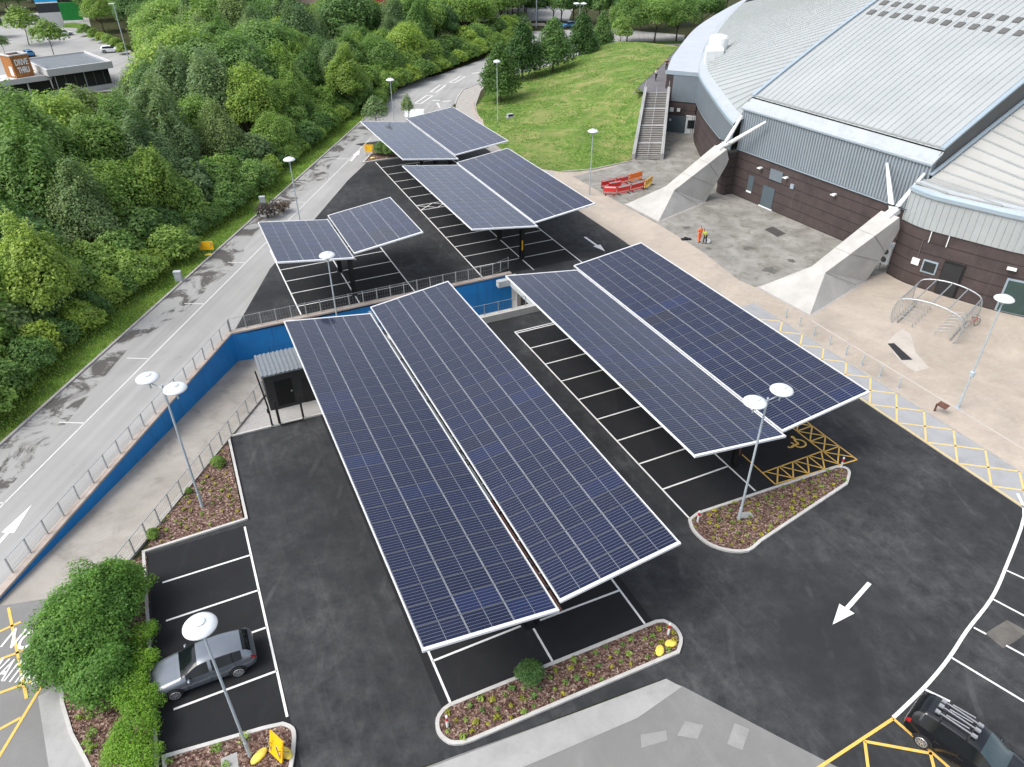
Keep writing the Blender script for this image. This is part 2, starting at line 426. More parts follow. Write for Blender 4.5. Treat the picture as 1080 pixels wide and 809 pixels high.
# --- car park
rear = road_edge + [G(432, 166)] + [S(104.5, 24), S(104.5, EDGE), S(56.2, EDGE), S(56.2, 26.2), Lw1]
sheet('rear_car_park', rear, .004, M['new_asphalt'], 'fresh black asphalt of the far car park')
front = [S(49.35, 26.2), S(56.2, 26.2), S(56.2, EDGE), S(6.5, EDGE), S(-6, EDGE+.5), S(-6, 30), S(8.4, 18.9), S(10.7, 17.45), S(14.33, 15.2), S(15.0, 14.7), S(15.75, 4.5), S(16.6, -2.4),
         S(16.6, -6.6), S(33.47, -6.6), S(33.66, -1.3), S(42.1, -1.15), S(42.0, 5.4), S(42.0, 6.9), S(49.3, 6.9), S(49.35, 7.0)]
sheet('front_car_park', front, .004, M['new_asphalt'], 'fresh black asphalt of the near car park')
# newer, blacker tarmac under the marked bays
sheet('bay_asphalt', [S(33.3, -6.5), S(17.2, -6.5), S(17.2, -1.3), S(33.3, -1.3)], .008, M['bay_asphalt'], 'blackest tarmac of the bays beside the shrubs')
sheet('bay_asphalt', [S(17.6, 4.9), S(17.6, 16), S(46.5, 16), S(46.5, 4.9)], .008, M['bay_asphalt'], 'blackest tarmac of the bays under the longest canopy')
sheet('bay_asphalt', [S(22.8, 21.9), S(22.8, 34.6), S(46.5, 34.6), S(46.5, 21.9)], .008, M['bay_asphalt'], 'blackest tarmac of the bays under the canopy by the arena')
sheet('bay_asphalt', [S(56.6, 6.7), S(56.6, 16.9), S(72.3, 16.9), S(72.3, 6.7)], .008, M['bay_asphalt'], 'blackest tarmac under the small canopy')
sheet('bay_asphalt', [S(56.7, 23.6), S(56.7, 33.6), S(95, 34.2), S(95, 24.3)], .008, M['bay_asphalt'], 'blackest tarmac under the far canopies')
# --- bottom strip: old forecourt, concrete channel
sheet('old_tarmac', [S(16.2, -2.6), S(15.75, 4.5), S(14.9, 14.7), S(14.33, 15.2), S(10.7, 17.45), S(8.4, 18.9), S(-6, 30), S(-6, -20), S(14, -20), S(16.6, -7.3)], 0.0, M['worn_tarmac'], 'old grey tarmac of the access lane')
sheet('concrete_channel', [S(15.9, 1.0), S(14.95, 14.75), S(14.3, 15.15), S(13.9, 12.5), S(14.2, 4.0), S(14.4, 1.0)], .012, M['apron'], 'pale concrete channel beside the long planting bed')
sheet('patch', [S(12.9, 14.3), S(12.4, 14.9), S(12.0, 14.3), S(12.5, 13.6)], .010, M['patch'], 'pale repair patch in the old tarmac')
sheet('patch', [S(13.2, 12.2), S(12.9, 13.3), S(12.5, 13.1), S(12.7, 11.9)], .010, M['patch'], 'pale repair patch in the old tarmac')
sheet('patch', [S(11.3, 15.3), S(11.9, 16.2), S(11.4, 16.6), S(10.8, 15.7)], .010, M['patch'], 'pale repair patch in the old tarmac')
sheet('patch', [G(1039, 668), G(1062, 654), G(1084, 666), G(1072, 676), G(1058, 684)], .010, M['stain_pale'], 'worn patch of older tarmac between the bay lines')
sheet('corner_tarmac', [G(-60, 640), G(-6, 640), G(108, 622), S(33.4, -6.7), S(17.0, -6.7), S(16.4, -10.5), G(90, 800), G(66, 745), G(60, 860), G(-140, 900)], .002, M['worn_tarmac'], 'old tarmac at the top of the ramp')
sheet('footway', [G(40, 735), G(62, 722), G(68, 745), G(92, 812), G(110, 850), G(60, 860), G(50, 800)], .010, M['apron'], 'pale footway by the shrub bed kerb')
# --- arena side: paving, forecourt, hatched lane
pav = [S(107, EDGE), S(-6, EDGE), S(-6, 95), L(75, 25), L(45, 15), L(30.5, 1), L(21, -1.5), L(18.7, 1), L(-5, 1), L(-11, 3), L(-30, 16), L(-36, 10), G(667, 169), G(625, 178), G(590, 181), G(553, 172), G(523, 153), G(509, 128), G(503, 113), G(497, 108), G(482, 112)]
sheet('plaza_paving', pav, 0.002, M['paving'], 'buff block paving in front of the arena')
sheet('forecourt', [G(604, 186), G(640, 178), G(668, 169.5), G(700, 140), G(716, 137), L(-33, 22), L(-20, 12), L(-11, 6), L(-4.5, .3), L(18.9, .3), L(19, -4), L(18, -9), G(838, 320), G(780, 296), G(740, 265), G(700, 240), G(650, 212)], .006, M['forecourt'], 'mossy grey tarmac at the foot of the arena wall')
sheet('footpath', [G(481, 110), G(482, 104), G(488, 95), G(503, 89), G(514, 88), G(507, 96), G(502, 110), G(503, 120), G(514, 140), G(522, 153.5), G(537, 164.5), G(553, 173), G(585, 182), S(76.5, EDGE+.05), S(107, EDGE+.05)], .006, M['kerb_old'], 'grey footpath round the foot of the lawn')
sheet('hatched_lane', [S(42, EDGE+.05), S(42, 43.0), S(4, 43.0), S(4, EDGE+.05)], .006, M['lane'], 'grey lane beside the paving')
sheet('paving_band', [S(37.5, 45.25), S(8, 45.25), S(8, 45.42), S(37.5, 45.42)], .008, M['band'], 'thin pale line of slabs across the paving')
sheet('paving_band', [G(935, 362), G(944, 352), G(952, 347), G(960, 352), G(966, 372), G(980, 388), G(965, 392), G(950, 382)], .007, M['band'], 'pale worn patch of paving around the dark cover')
sheet('inspection_cover', [G(806, 242), G(815, 239), G(829, 246.5), G(820, 250)], .012, M['dark_grey_cover'], 'dark rectangular cover in the mossy tarmac')
for k_, (cx, cy, r_) in enumerate(((812, 285, .75), (835, 275, .4), (724, 240, .55), (690, 168, .6), (676, 172, .45), (748, 262, .35), (790, 262, .5), (705, 158, .4))):
    rr = random.Random(40+k_); c_ = G(cx, cy); sheet('damp_patch', [c_ + Vector((r_*rr.uniform(.5, 1.35)*math.cos(a*.449), r_*rr.uniform(.5, 1.35)*math.sin(a*.449), 0)) for a in range(14)], .010 + k_*.0005, M['stain'], 'dark damp patch on the mossy tarmac')
# --- ramp
def ramp_z(f): return -2.45*f
def ramp():
    rows = []
    for i in range(9):
        f = i/8; a = Lw0.lerp(Lw1, f); b = Nw0.lerp(Nw1, f); rows.append((a.xy.to_3d() + Vector((0,0,ramp_z(f))), b.xy.to_3d() + Vector((0,0,ramp_z(f)))))
    rows.append(((S(55.9, 4.2).xy.to_3d() + Vector((0,0,-2.75))), (Nw2.xy.to_3d() + Vector((0,0,-2.75)))))
    for t in (10, 16, 22, 26.2): 
        z = -2.75 - (t-4.2)*.04; rows.append((S(56.2, t, z), S(49.35, t, z)))
    m = MB()
    for (a, b), (c, d) in zip(rows, rows[1:]): m.add([a, b, d, c], [(0,1,2,3)])
    tag(m.build('ramp', M['ramp']), 'pale concrete service ramp sinking between retaining walls', kind='structure')
    # blue wall (road side and car-park side): wall + coping
    w = thing('retaining_wall', 'blue painted retaining wall along the far side of the ramp', 'wall', Lw1)
    out = Vector((-.35, .12, 0))
    def wall(pts, zb, off, mat, name, top):
        k = MB()
        for (p, z0), (q, z1), o0, o1 in zip(list(zip(pts, zb)), list(zip(pts, zb))[1:], off, off[1:]):
            P = [(p.x, p.y, z0), (q.x, q.y, z1), (q.x, q.y, top), (p.x, p.y, top)]
            Q = [(p.x+o0.x, p.y+o0.y, z0), (q.x+o1.x, q.y+o1.y, z1), (q.x+o1.x, q.y+o1.y, top), (p.x+o0.x, p.y+o0.y, top)]
            k.add(P + Q, [(0,1,2,3), (4,7,6,5), (3,2,6,7), (0,4,5,1)])
        return k
    nL = Vector((-1, .15, 0)).normalized()*.35; nB = Vector((E1.x, E1.y, 0))*.35
    wall([Lw0, Lw1], [-.1, -2.6], [nL, (nL+nB)*.75], None, '', .12).build('wall_face', M['blue_wall'], w, world=True)
    wall([Lw1, S(56.1, 6), Lw3], [-2.6, -2.95, -3.9], [(nL+nB)*.75, nB, nB], None, '', .12).build('wall_face', M['blue_wall'], w, world=True)
    MB().kerb([Lw0 + nL*.5, Lw1 + (nL+nB)*.36, Lw3 + nB*.5], .46, .122, .26).build('coping', M['coping'], w, world=True)
    w2 = thing('retaining_wall', 'grey concrete retaining wall between ramp and planting bed', 'wall', Nw1)
    nR = Vector((.95, -.3, 0)).normalized()*.25; nF = -Vector((E1.x, E1.y, 0))*.3
    wall([Nw0, Nw1], [-.1, -2.6], [nR, nR], None, '', .14).build('wall_face', M['ramp'], w2, world=True)
    wall([Nw1, Nw2], [-2.6, -2.9], [nR, nF], None, '', .14).build('wall_face', M['ramp'], w2, world=True)
    w3 = thing('parapet', 'white concrete parapet at the edge of the sunken service bay', 'parapet', Nw3)
    wall([Nw2, Nw3], [-2.9, -3.9], [nF*1.8, nF*1.8], None, '', .62).build('wall_face', M['parapet'], w3, world=True)
    # end of the sunken bay: wall, dark doorway, pale steel beam
    w4 = thing('portal', 'concrete end wall with a pale beam and dark opening under the canopy', 'wall', S(52.5, 26.2))
    MB().obox(S(49.35, 26.2, -4), E1*2.4, E2*.4, (0,0,4.1)).build('wall_face', M['parapet'], w4, world=True)
    MB().obox(S(55.0, 26.2, -4), E1*1.2, E2*.4, (0,0,4.1)).build('wall_face', M['parapet'], w4, world=True)
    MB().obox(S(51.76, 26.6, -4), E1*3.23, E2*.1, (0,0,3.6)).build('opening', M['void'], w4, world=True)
    b = MB(); b.obox(S(49.4, 25.6, -.55), E1*6.6, E2*.55, (0,0,.75)); b.build('beam', M['grey_box'], w4, world=True)
    MB().obox(S(55.2, 24.4, -.5), E1*.55, E2*1.18, (0,0,.6)).build('beam_end', M['grey_box'], w4, world=True)
ramp()
# --- kerbs
def kerb(name, pts, m='kerb', w=.15, h=.12, label='pale concrete kerb'):
    return tag(MB().kerb(pts, w, -.02, h).build(name, M[m]), label, kind='structure')
kerb('kerb', [kerbline(y) for y in (5, 40, 80, 119, 134)], 'kerb_old', .2, .11, 'old grey kerb of the grass verge')
kerb('kerb', [S(16.6, -6.7), S(33.55, -6.7), S(33.75, -1.2), S(42.1, -1.15), S(42.0, 5.4), S(42.0, 9)], label='new kerb between bays, bark bed and gravel')
kerb('kerb', [G(66, 720), G(66, 742), G(76, 775), G(92, 805), G(104, 830)], 'kerb', .16, .12, 'curved kerb of the shrub bed')
kerb('kerb', [S(58, EDGE), S(43, EDGE)], 'kerb_old', .12, .02, 'flush kerb between asphalt and paving')
kerb('kerb', [S(42, 43.05), S(4, 43.05)], 'kerb_old', .14, .05, 'flush kerb between hatched lane and paving')
kerb('kerb', [G(480, 110), G(482, 104), G(488, 95), G(503, 89), G(514, 87.5)], 'kerb', .16, .1, 'kerb of the footpath at the bend')
kerb('kerb', [G(498, 107), G(500, 118), G(506, 126), G(512, 130)], 'coping', .5, .1, 'sandy worn edge of the lawn')
kerb('kerb', [G(592, 181.5), G(625, 179), G(667, 170)], 'kerb_old', .2, .12, 'low edging at the foot of the lawn')
# --- road markings
def marks(name, lines, w, mat, label, z=.014):
    m = MB()
    for a, b in lines: stripe(m, a, b, w, z)
    return tag(m.build(name, M[mat]), label, kind='structure')
def edge_line(y): return kerbline(y) + Vector((4.1 + (y < 60)*0.0, 0, 0))
wl = [(edge_line(8), edge_line(108)), ]
for y in (24, 31.5, 39.3, 47.5, 56.5, 65, 73, 81.5, 90, 98): wl.append((edge_line(y), kerbline(y) + Vector((2.3, .1, 0))))
marks('road_marking', wl, .11, 'worn_paint', 'worn white edge line with short bay ticks', .010)
def arrow(name, a, b, w, head, hw, mat='white_paint', z=.014, label='white arrow on the road'):
    a, b = Vector(a), Vector(b); d = (b-a).normalized(); n = Vector((-d.y, d.x, 0)); k = b - d*head
    m = MB(); a.z = b.z = k.z = z
    m.add([a-n*w/2, k-n*w/2, k+n*w/2, a+n*w/2], [(0,1,2,3)]); m.add([k-n*hw/2, b, k+n*hw/2], [(0,1,2)])
    tag(m.build(name, M[mat]), label, kind='structure')
arrow('arrow_marking', G(-40, 618), G(34, 532), .22, 2.3, .75, label='white arrow on the old road beside the ramp')
arrow('arrow_marking', G(370, 170), G(379.5, 158.5), .3, 2.2, .9, label='white arrow on the old road by the yellow sign')
arrow('arrow_marking', G(917, 615), G(878, 659), .22, 1.45, .80, label='white arrow on the black asphalt of the exit lane')
arrow('arrow_marking', G(616.7, 250), G(638, 265), .26, 1.6, .9, label='white arrow on the asphalt behind the canopy by the arena')
arrow('arrow_marking', G(464, 114), G(461, 108), .3, 1.2, .6, 'worn_paint', label='worn white arrow at the junction')
# junction markings: give-way boxes and dashes
m = MB()
def boxmark(c, d, ln, wd):
    c = Vector((c[0], c[1], .012)); d = Vector(d).normalized(); n = Vector((-d.y, d.x, 0))
    for s in (-1, 1):
        stripe(m, c - d*ln/2 + n*s*wd/2, c + d*ln/2 + n*s*wd/2, .22, .012); stripe(m, c + d*s*ln/2 - n*wd/2, c + d*s*ln/2 + n*wd/2, .22, .012)
for p, q in (((441, 109), (453, 101)), ((457, 97), (467, 90)), ((477, 87), (488, 81))):
    a, b = G(*p), G(*q); boxmark((a+b)/2, b-a, (b-a).length*1.05, 1.1)
for p, q in (((456, 106), (464, 105.8)), ((467, 107), (476, 106.5)), ((498, 77.5), (506, 76.5)), ((507, 76), (511, 75.5))): stripe(m, G(*p), G(*q), .35, .012)
tag(m.build('junction_marking', M['white_paint']), 'white dashed boxes at the bend of the old road', kind='structure')
# bays
P = 2.58; bl = []
bl += [(S(33.2, -1.4), S(20.5, -1.4))] + [(S(s, -5.9), S(s, -1.4)) for s in (30.86, 28.2, 25.67, 23.0)]
marks('bay_marking', bl, .11, 'white_paint', 'white lines of the bays beside the shrubs')
bl = [(S(17.9, 5.33), S(46, 5.33)), (S(17.9, 15.55), S(46, 15.55)), (S(20.4, 5.33), S(20.4, 9.95)), (S(20.3, 10.95), S(20.2, 15.5)), (S(17.95, 10.44), S(20.0, 10.45)), (S(21, 10.44), S(46, 10.44))]
bl += [(S(20.4+P*i, 5.33), S(20.4+P*i, 15.55)) for i in range(1, 10)]
marks('bay_marking', bl, .11, 'white_paint', 'white bay lines under the longest canopy')
bl = [(S(22.95, 21.95), S(46.5, 21.95)), (S(23.1, 26.95), S(46.5, 26.95)), (S(46.5, 21.95), S(46.5, 31.9))]
bl += [(S(25.61+P*i, 22), S(25.61+P*i, 26.95)) for i in range(0, 9)] + [(S(28.2+P*i, 26.95), S(28.2+P*i, 31.9)) for i in range(0, 8)] + [(S(28.2, 31.9), S(46.5, 31.9))]
marks('bay_marking', bl, .11, 'white_paint', 'white bay lines beside the canopy by the arena')
bl = [(S(57.0, 6.66), S(71.9, 6.6)), (S(56.4, 11.76), S(71.9, 11.8)), (S(57.0, 16.87), S(71.9, 16.9))]
bl += [(S(58.63+2.7*i, 6.68), S(58.63+2.7*i, 16.87)) for i in range(0, 5)]
marks('bay_marking', bl, .11, 'white_paint', 'white bay lines under the small canopy')
bl = [(S(56.7, 23.55), S(95.15, 24.34)), (S(56.3, 28.6), S(92, 29)), (S(55.5, 33.6), S(92, 34))]
bl += [(S(s, 23.55 + (s-57)*.02), S(s, 33.55 + (s-57)*.012)) for s in (59.3, 62.0, 64.65, 67.3, 69.95, 73.1, 75.8, 77.4, 80.4, 83.4, 86.4, 89.5, 92.5)]
marks('bay_marking', bl, .11, 'white_paint', 'white bay lines under the far canopies')
bl = [(S(75.8, 24.0), S(77.4, 26.0)), (S(77.4, 24.0), S(75.8, 26.0)), (S(75.8, 26.0), S(77.4, 28.0)), (S(77.4, 26.0), S(75.8, 28.0))]
marks('hatch_marking', bl, .11, 'white_paint', 'white crossed hatching beside the far bays', .018)
# disabled bay: yellow outline, crosses, wheelchair symbol
Y = []
r1a, r1b, r2a, r2b = S(23.05, 28.3), S(22.75, 34.55), S(24.2, 28.45), S(24.2, 33.4)
Y += [(S(28.2, 28.5), S(23.05, 28.45)), (S(23.05, 28.45), S(22.62, 34.75)), (S(24.2, 28.5), S(24.2, 33.4)), (S(24.2, 33.4), S(28.4, 33.4)), (S(22.62, 34.75), S(28.4, 34.75))]
t = 28.6; i = 0
while t < 33.2:
    Y += [(S(23.05 - (t-28.5)*.07, t), S(24.2, t+1.1)), (S(24.2, t+.1), S(23.05-(t-28.5)*.07, t+1.2))]; Y.append((S(23.0, t+1.2), S(24.2, t+1.2))); t += 1.2
s = 22.9
while s < 27.6:
    Y += [(S(s, 33.4), S(s+1.2, 34.75)), (S(s, 34.75), S(s+1.2, 33.4)), (S(s+1.2, 33.4), S(s+1.2, 34.75))]; s += 1.2
marks('hatch_marking', Y, .09, 'yellow_paint', 'yellow crossed hatching round the disabled bay')
m = MB(); c = S(25.35, 32.3, 0)
def q18(x, y): p = G(815 + x/18, 440 + y/18); p.z = .02; return p
def sym(pts, w=.12):
    for a, b in zip(pts, pts[1:]): stripe(m, a, b, w, .02)
sym(smooth_line([q18(440, 425), q18(520, 435), q18(590, 465), q18(628, 510), q18(610, 550), q18(550, 572), q18(490, 572), q18(435, 550)], 3))
sym([q18(410, 400), q18(425, 460), q18(490, 505), q18(415, 535), q18(340, 580), q18(285, 570)], .15); sym([q18(345, 485), q18(415, 525)], .12)
hc_ = q18(378, 385); m.add([hc_ + Vector((.13*math.cos(a), .13*math.sin(a), .001)) for a in [2*math.pi*i/12 for i in range(12)]], [tuple(range(12))])
o = tag(m.build('wheelchair_marking', M['yellow_paint']), 'yellow wheelchair symbol in the disabled bay', kind='structure')
for f in o.data.polygons: pass
# hatched lane in faded yellow
hl = [(S(41.5, EDGE+.15), S(4, EDGE+.15))]
for i in range(0, 15):
    s = 38.45 - 2.33*i
    hl += [(S(s, 43.0), S(s-2.4, EDGE+.2)), (S(s, 43.0), S(s+2.1, EDGE+.2))]
marks('hatch_marking', hl, .13, 'pale_yellow', 'faded yellow zigzag hatching along the grey lane')
# curved bay line at the right and its bays
cur = smooth_line([S(16.2, 41.0), S(14.78, 39.52), S(12.65, 34.91), S(11.63, 32.39), S(10.86, 29.6), S(10.15, 27.38), S(9.59, 25.12), S(9.14, 22.64)], 4)
marks('bay_marking', list(zip(cur, cur[1:])), .16, 'white_paint', 'curved white line in front of the end bays')
ticks = [((1062, 602), (1095, 617)), ((1047, 632), (1100, 660)), ((1027, 662), (1040, 669)), ((1061, 681), (1100, 702)), ((1004, 694), (1100, 752)), ((975, 727), (1002, 740))]
marks('bay_marking', [(G(*a), G(*b)) for a, b in ticks], .11, 'white_paint', 'white bay ticks beside the curved line')
yb = [((942, 758), (860, 812)), ((942, 758), (1015, 822)), ((912, 782), (983, 795)), ((912, 782), (917, 822)), ((981, 794), (990, 830))]
marks('hatch_marking', [(G(*a), G(*b)) for a, b in yb], .13, 'yellow_paint', 'yellow box hatching beside the black car')
# yellow box and words at the top of the ramp
yb = [((9, 641), (28, 737)), ((-20, 675), (22, 656)), ((-20, 703), (25, 686)), ((-30, 742), (40, 716)), ((45, 722), (-20, 830)), ((-20, 780), (22, 757))]
marks('hatch_marking', [(G(*a), G(*b)) for a, b in yb], .13, 'yellow_paint', 'yellow box hatching beside the shrub bed')
def road_text(txt, loc, rot, size, stretch, mat, label, name='road_lettering'):
    cu = bpy.data.curves.new(name, 'FONT'); cu.body = txt; cu.size = size; cu.extrude = 0; cu.offset = .012*size
    tmp = bpy.data.objects.new('tmp', cu); COL.objects.link(tmp)
    me = bpy.data.meshes.new_from_object(tmp.evaluated_get(bpy.context.evaluated_depsgraph_get())); bpy.data.objects.remove(tmp)
    me.name = name; me.materials.clear(); me.materials.append(M[mat])
    o = place(name, me, None, loc); o.rotation_euler = (0, 0, rot); o.scale = (1, stretch, 1)
    return tag(o, label, kind='structure')
b0, b1 = G(0, 717), G(26, 720); an = math.atan2((b1-b0).y, (b1-b0).x)
def road_words(txt, px, sx, sy, label):
    q = G(*px); road_text(txt, (q.x, q.y, .016), an, 1.0, sy, 'white_paint', label); bpy.data.objects[-1] if False else None
    o = [x for x in COL.objects if x.name.startswith('road_lettering')][-1]; o.scale = (sx, sy, 1)
road_words('NO', (-1, 682), .95, 1.55, 'white word on the tarmac above the other one')
road_words('WAITING', (-21, 715.5), .66, 1.6, 'white word on the tarmac beside the shrub bed')
# verge grass
vg = [kerbline(y) + Vector((-.1, 0, 0)) for y in (5, 40, 80, 119, 134)] + [kerbline(y) + Vector((-6.5, 0, 0)) for y in (134, 119, 80, 40, 5)]
sheet('grass_verge', vg, .03, M['verge'], 'strip of cut grass along the old kerb')
sheet('gravel_bed', [G(277, 417), G(240, 463), S(42.1, -1.2), S(42.05, 9), S(49, 9), Nw2], .010, M['gravel'], 'pale gravel beside the cabin')
# ================================================================ SOLAR CANOPIES
def cell_mat():
    t = NT('solar_cells'); o = t.node('ShaderNodeTexCoord').outputs['UV']; sx = t.node('ShaderNodeSeparateXYZ'); t.link(o, sx.inputs[0])
    def grid(v, n, w):           # 1 near a cell gap
        f = t.math('FRACT', t.math('MULTIPLY', v, n)); d = t.math('ABSOLUTE', t.math('SUBTRACT', f, .5))
        return t.math('GREATER_THAN', d, .5 - w)
    u, v = sx.outputs[0], sx.outputs[1]
    gv = grid(v, 6, .055); gu = grid(u, 24, .05)
    mid = t.math('LESS_THAN', t.math('ABSOLUTE', t.math('SUBTRACT', u, .5)), .0085)
    rnd = t.node('ShaderNodeObjectInfo').outputs['Random']
    c = t.ramp(rnd, [(0, (.0045, .0080, .030)), (.5, (.0055, .0100, .040)), (.75, (.007, .0095, .030)), (.9, (.0065, .0135, .060)), (1, (.011, .010, .018))])
    x = t.node('ShaderNodeTexVoronoi'); t.link(t.scale(o, (24, 6, 1)), x.inputs['Vector']); x.inputs['Randomness'].default_value = 0
    c = t.mix(.25, c, t.mix(1.0, c, x.outputs['Color'], 'MULTIPLY'))
    c = t.mix(t.math('MULTIPLY', gu, .35), c, (.10, .12, .16)); c = t.mix(t.math('MULTIPLY', gv, .75), c, (.16, .18, .22)); c = t.mix(mid, c, (.15, .165, .19))
    m = t.out(c, .07, .32); t.b.inputs['IOR'].default_value = 1.5
    rr = t.ramp(t.noise(t.pos(), .5, 4, .6), [(.3, .05), (.7, .13)]); t.link(rr, t.b.inputs['Roughness'])
    t.b.inputs['Coat Weight'].default_value = .15; t.b.inputs['Coat Roughness'].default_value = .05
    return m
M['cells'] = cell_mat()
M['module_frame'] = plain('module_frame', (.10, .108, .122), .4, .04, 3, metal=.2)
M['module_end'] = plain('module_end_frame', (.30, .32, .34), .4, .04, 3)
KS = .938
M['gutter_grey'] = plain('gutter_grey', (.16, .18, .18), .5, .3, 1)
ZI, ZO = 30 - 27.05*KS, 30 - 26.2*KS
def module_mesh(w, h):          # w across the wing, h along it
    m = MB(); f = .022
    m.cur = 1
    m.box(0, w, 0, h, -.035, 0)
    a = .0025
    m.cur = 2
    m.add([(.002, .002, .004), (f, .002, .004), (f, h-.002, .004), (.002, h-.002, .004)], [(0,1,2,3)]); m.add([(w-f, .002, .004), (w-.002, .002, .004), (w-.002, h-.002, .004), (w-f, h-.002, .004)], [(0,1,2,3)])
    m.cur = 0
    m.add([(f, f, a), (w-f, f, a), (w-f, h-f, a), (f, h-f, a)], [(0,1,2,3)])
    me = m.mesh('solar_panel', [M['cells'], M['module_frame'], M['module_end']])
    uv = me.uv_layers.new(name='UVMap'); li = len(me.loops) - 4
    for k, c in enumerate(((0,0), (1,0), (1,1), (0,1))): uv.data[li+k].uv = c
    return me
def canopy(label, left, right, rows, posts, box=None):
    (sl0, sl1, tlo, tli), (sr0, sr1, tri, tro) = tuple(q*KS for q in left), tuple(q*KS for q in right)
    c = thing('solar_canopy', label, 'solar canopy', S((sl0+sl1)/2, (tli+tri)/2), 0, 'solar canopies over the parking bays')
    cl = c.location
    allm = []
    for (s0, s1, ta, tb, za, zb) in ((sl0, sl1, tlo, tli, ZO, ZI), (sr0, sr1, tri, tro, ZI, ZO)):
        O = S(s0, ta, za); U = S(s0, tb, zb) - O; V = S(s1, ta, za) - O
        W = U.length; u = U.normalized(); v = V.normalized(); n = u.cross(v)
        pw, ph = W/3, V.length/rows
        me = module_mesh(pw - .022, ph - .022)
        R = Matrix((u, v, n)).transposed().to_4x4()
        for i in range(3):
            for j in range(rows):
                allm.append((O + u*(pw*i + .011) + v*(ph*j + .011) - cl, R, me))
        # frame below the modules: edge trims (white), purlins, rafters (black)
        T = MB(); e = .05
        def bar(p, q, w, h, dz): T.bar(O + p - n*dz, O + q - n*dz, w, h, up=n)
        T.bar(O + v*-.07 + u*-.07 - n*.03, O + v*-.07 + u*(W+.07) - n*.03, .15, .12, up=n)
        T.bar(O + v*(V.length+.05) + u*-.07 - n*.03, O + v*(V.length+.05) + u*(W+.07) - n*.03, .10, .12, up=n)
        T.bar(O + u*-.035 + v*-.12 - n*.03, O + u*-.035 + v*(V.length+.1) - n*.03, .04, .12, up=n)
        T.bar(O + u*(W+.035) + v*-.12 - n*.03, O + u*(W+.035) + v*(V.length+.1) - n*.03, .04, .12, up=n)
        T.build('edge_trim', M['white_trim'], c, world=True)
        K = MB()
        for k in (.12, .38, .62, .88): K.bar(O + u*W*k + v*.05 - n*.16, O + u*W*k + v*(V.length-.05) - n*.16, .07, .18, up=n)
        K.build('purlin_frame', M['black_steel'], c, world=True)
        for ps in posts:
            q = O + v*(ps - s0) - n*.25
            b = MB(); inner = 1 if za > zb else 0
            ends = (q + u*.25, q + u*W) if inner else (q + u*(W-.25), q)
            b.bar(ends[0], ends[1], .16, .24, up=n)
            b.build('rafter', M['black_steel'], c, world=True)
    # gutter between the wings
    t0, t1 = tli + .07, tri - .07; a0 = min(sl0, sr0); a1 = max(sl1, sr1); sp = a0 + (7.5 if rows > 25 else 0)
    if sp > a0: MB().obox(S(a0, t0, ZI-.28), E1*(sp-a0), E2*(t1-t0), (0, 0, .03)).build('gutter', M['rust'], c, world=True)
    MB().obox(S(sp, t0, ZI-.27), E1*(a1-sp), E2*(t1-t0), (0, 0, .03)).build('gutter', M['gutter_grey'], c, world=True)
    k = a0 + 1.2
    while k < a1: MB().obox(S(k, tli-.02, ZI-.12), E1*.12, E2*(tri-tli+.04), (0, 0, .05)).build('gutter_strap', M['black_steel'], c, world=True); k += 5.2
    tm = (tli + tri)/2 + 0
    for ps in posts:
        p = MB(); b = S(ps, tm)
        p.obox(b - E1*.22 - E2*.05, E1*.44, E2*.10, (0,0,ZI-.2)); p.obox(b - E1*.24 - E2*.17, E1*.04, E2*.34, (0,0,ZI-.2)); p.obox(b + E1*.20 - E2*.17, E1*.04, E2*.34, (0,0,ZI-.2))
        p.obox(b - E1*.35 - E2*.3 + Vector((0,0,.015)), E1*.7, E2*.6, (0,0,.03))
        p.build('post', M['black_steel'], c, world=True)
        if ps == posts[0] and box:
            MB().obox(b - E1*.30 - E2*.14 + Vector((0,0,1.0)), E1*.055, E2*.10, (0,0,1.0)).build('charger_box', box, c, world=True)
    allm.sort(key=lambda x: (x[0] + cl - cam.location).length)
    for i, (o, R, me) in enumerate(allm[:100]):
        k = place('solar_panel', me, c); k.matrix_local = Matrix.Translation(o) @ R
    rest = allm[100:]
    if rest:
        vs, fs, mi, uvs = [], [], [], []
        for o, R, me in rest:
            X = Matrix.Translation(o) @ R; b = len(vs)
            vs += [tuple(X @ q.co) for q in me.vertices]
            for f in me.polygons: fs.append([b+i for i in f.vertices]); mi.append(f.material_index)
            uvs += [tuple(d.uv) for d in me.uv_layers[0].data]
        me2 = bpy.data.meshes.new('solar_panels_beyond'); me2.from_pydata(vs, [], fs)
        me2.materials.append(M['cells']); me2.materials.append(M['module_frame']); me2.materials.append(M['module_end']); me2.polygons.foreach_set('material_index', mi)
        uv = me2.uv_layers.new(name='UVMap'); uv.data.foreach_set('uv', [x for q in uvs for x in q])
        o = place('solar_panels_beyond', me2, c); o['kind'] = 'stuff'
    return c
canopy('longest solar canopy, its near end beside the bed with the round bush', (18.57, 49.2, 4.52, 10.86), (18.95, 50.2, 11.25, 17.71), 27, [20.4, 28.15, 35.9, 43.6])
canopy('wide solar canopy beside the hatched lane, its corner over the disabled bay', (23.95, 49.1, 22.45, 29.13), (24.38, 50.0, 29.4, 36.15), 22, [25.6, 33.35, 41.1, 46.2], M['rust'])
canopy('smallest solar canopy, standing alone beside the old road behind the railing', (60.0, 69.85, 5.9, 12.39), (60.97, 70.95, 12.74, 19.26), 9, [58.75, 63.9])
canopy('solar canopy facing the red and orange barriers', (59.56, 80.3, 23.7, 30.5), (60.5, 81.3, 30.75, 37.45), 18, [59.2, 64.6, 70, 75], M['yellow_board'])
canopy('farthest solar canopy, beside the white board at the bend of the road', (82.8, 101.3, 24.5, 31.38), (84.4, 103.4, 31.68, 38.83), 16, [80.5, 86, 91.5, 95.5])

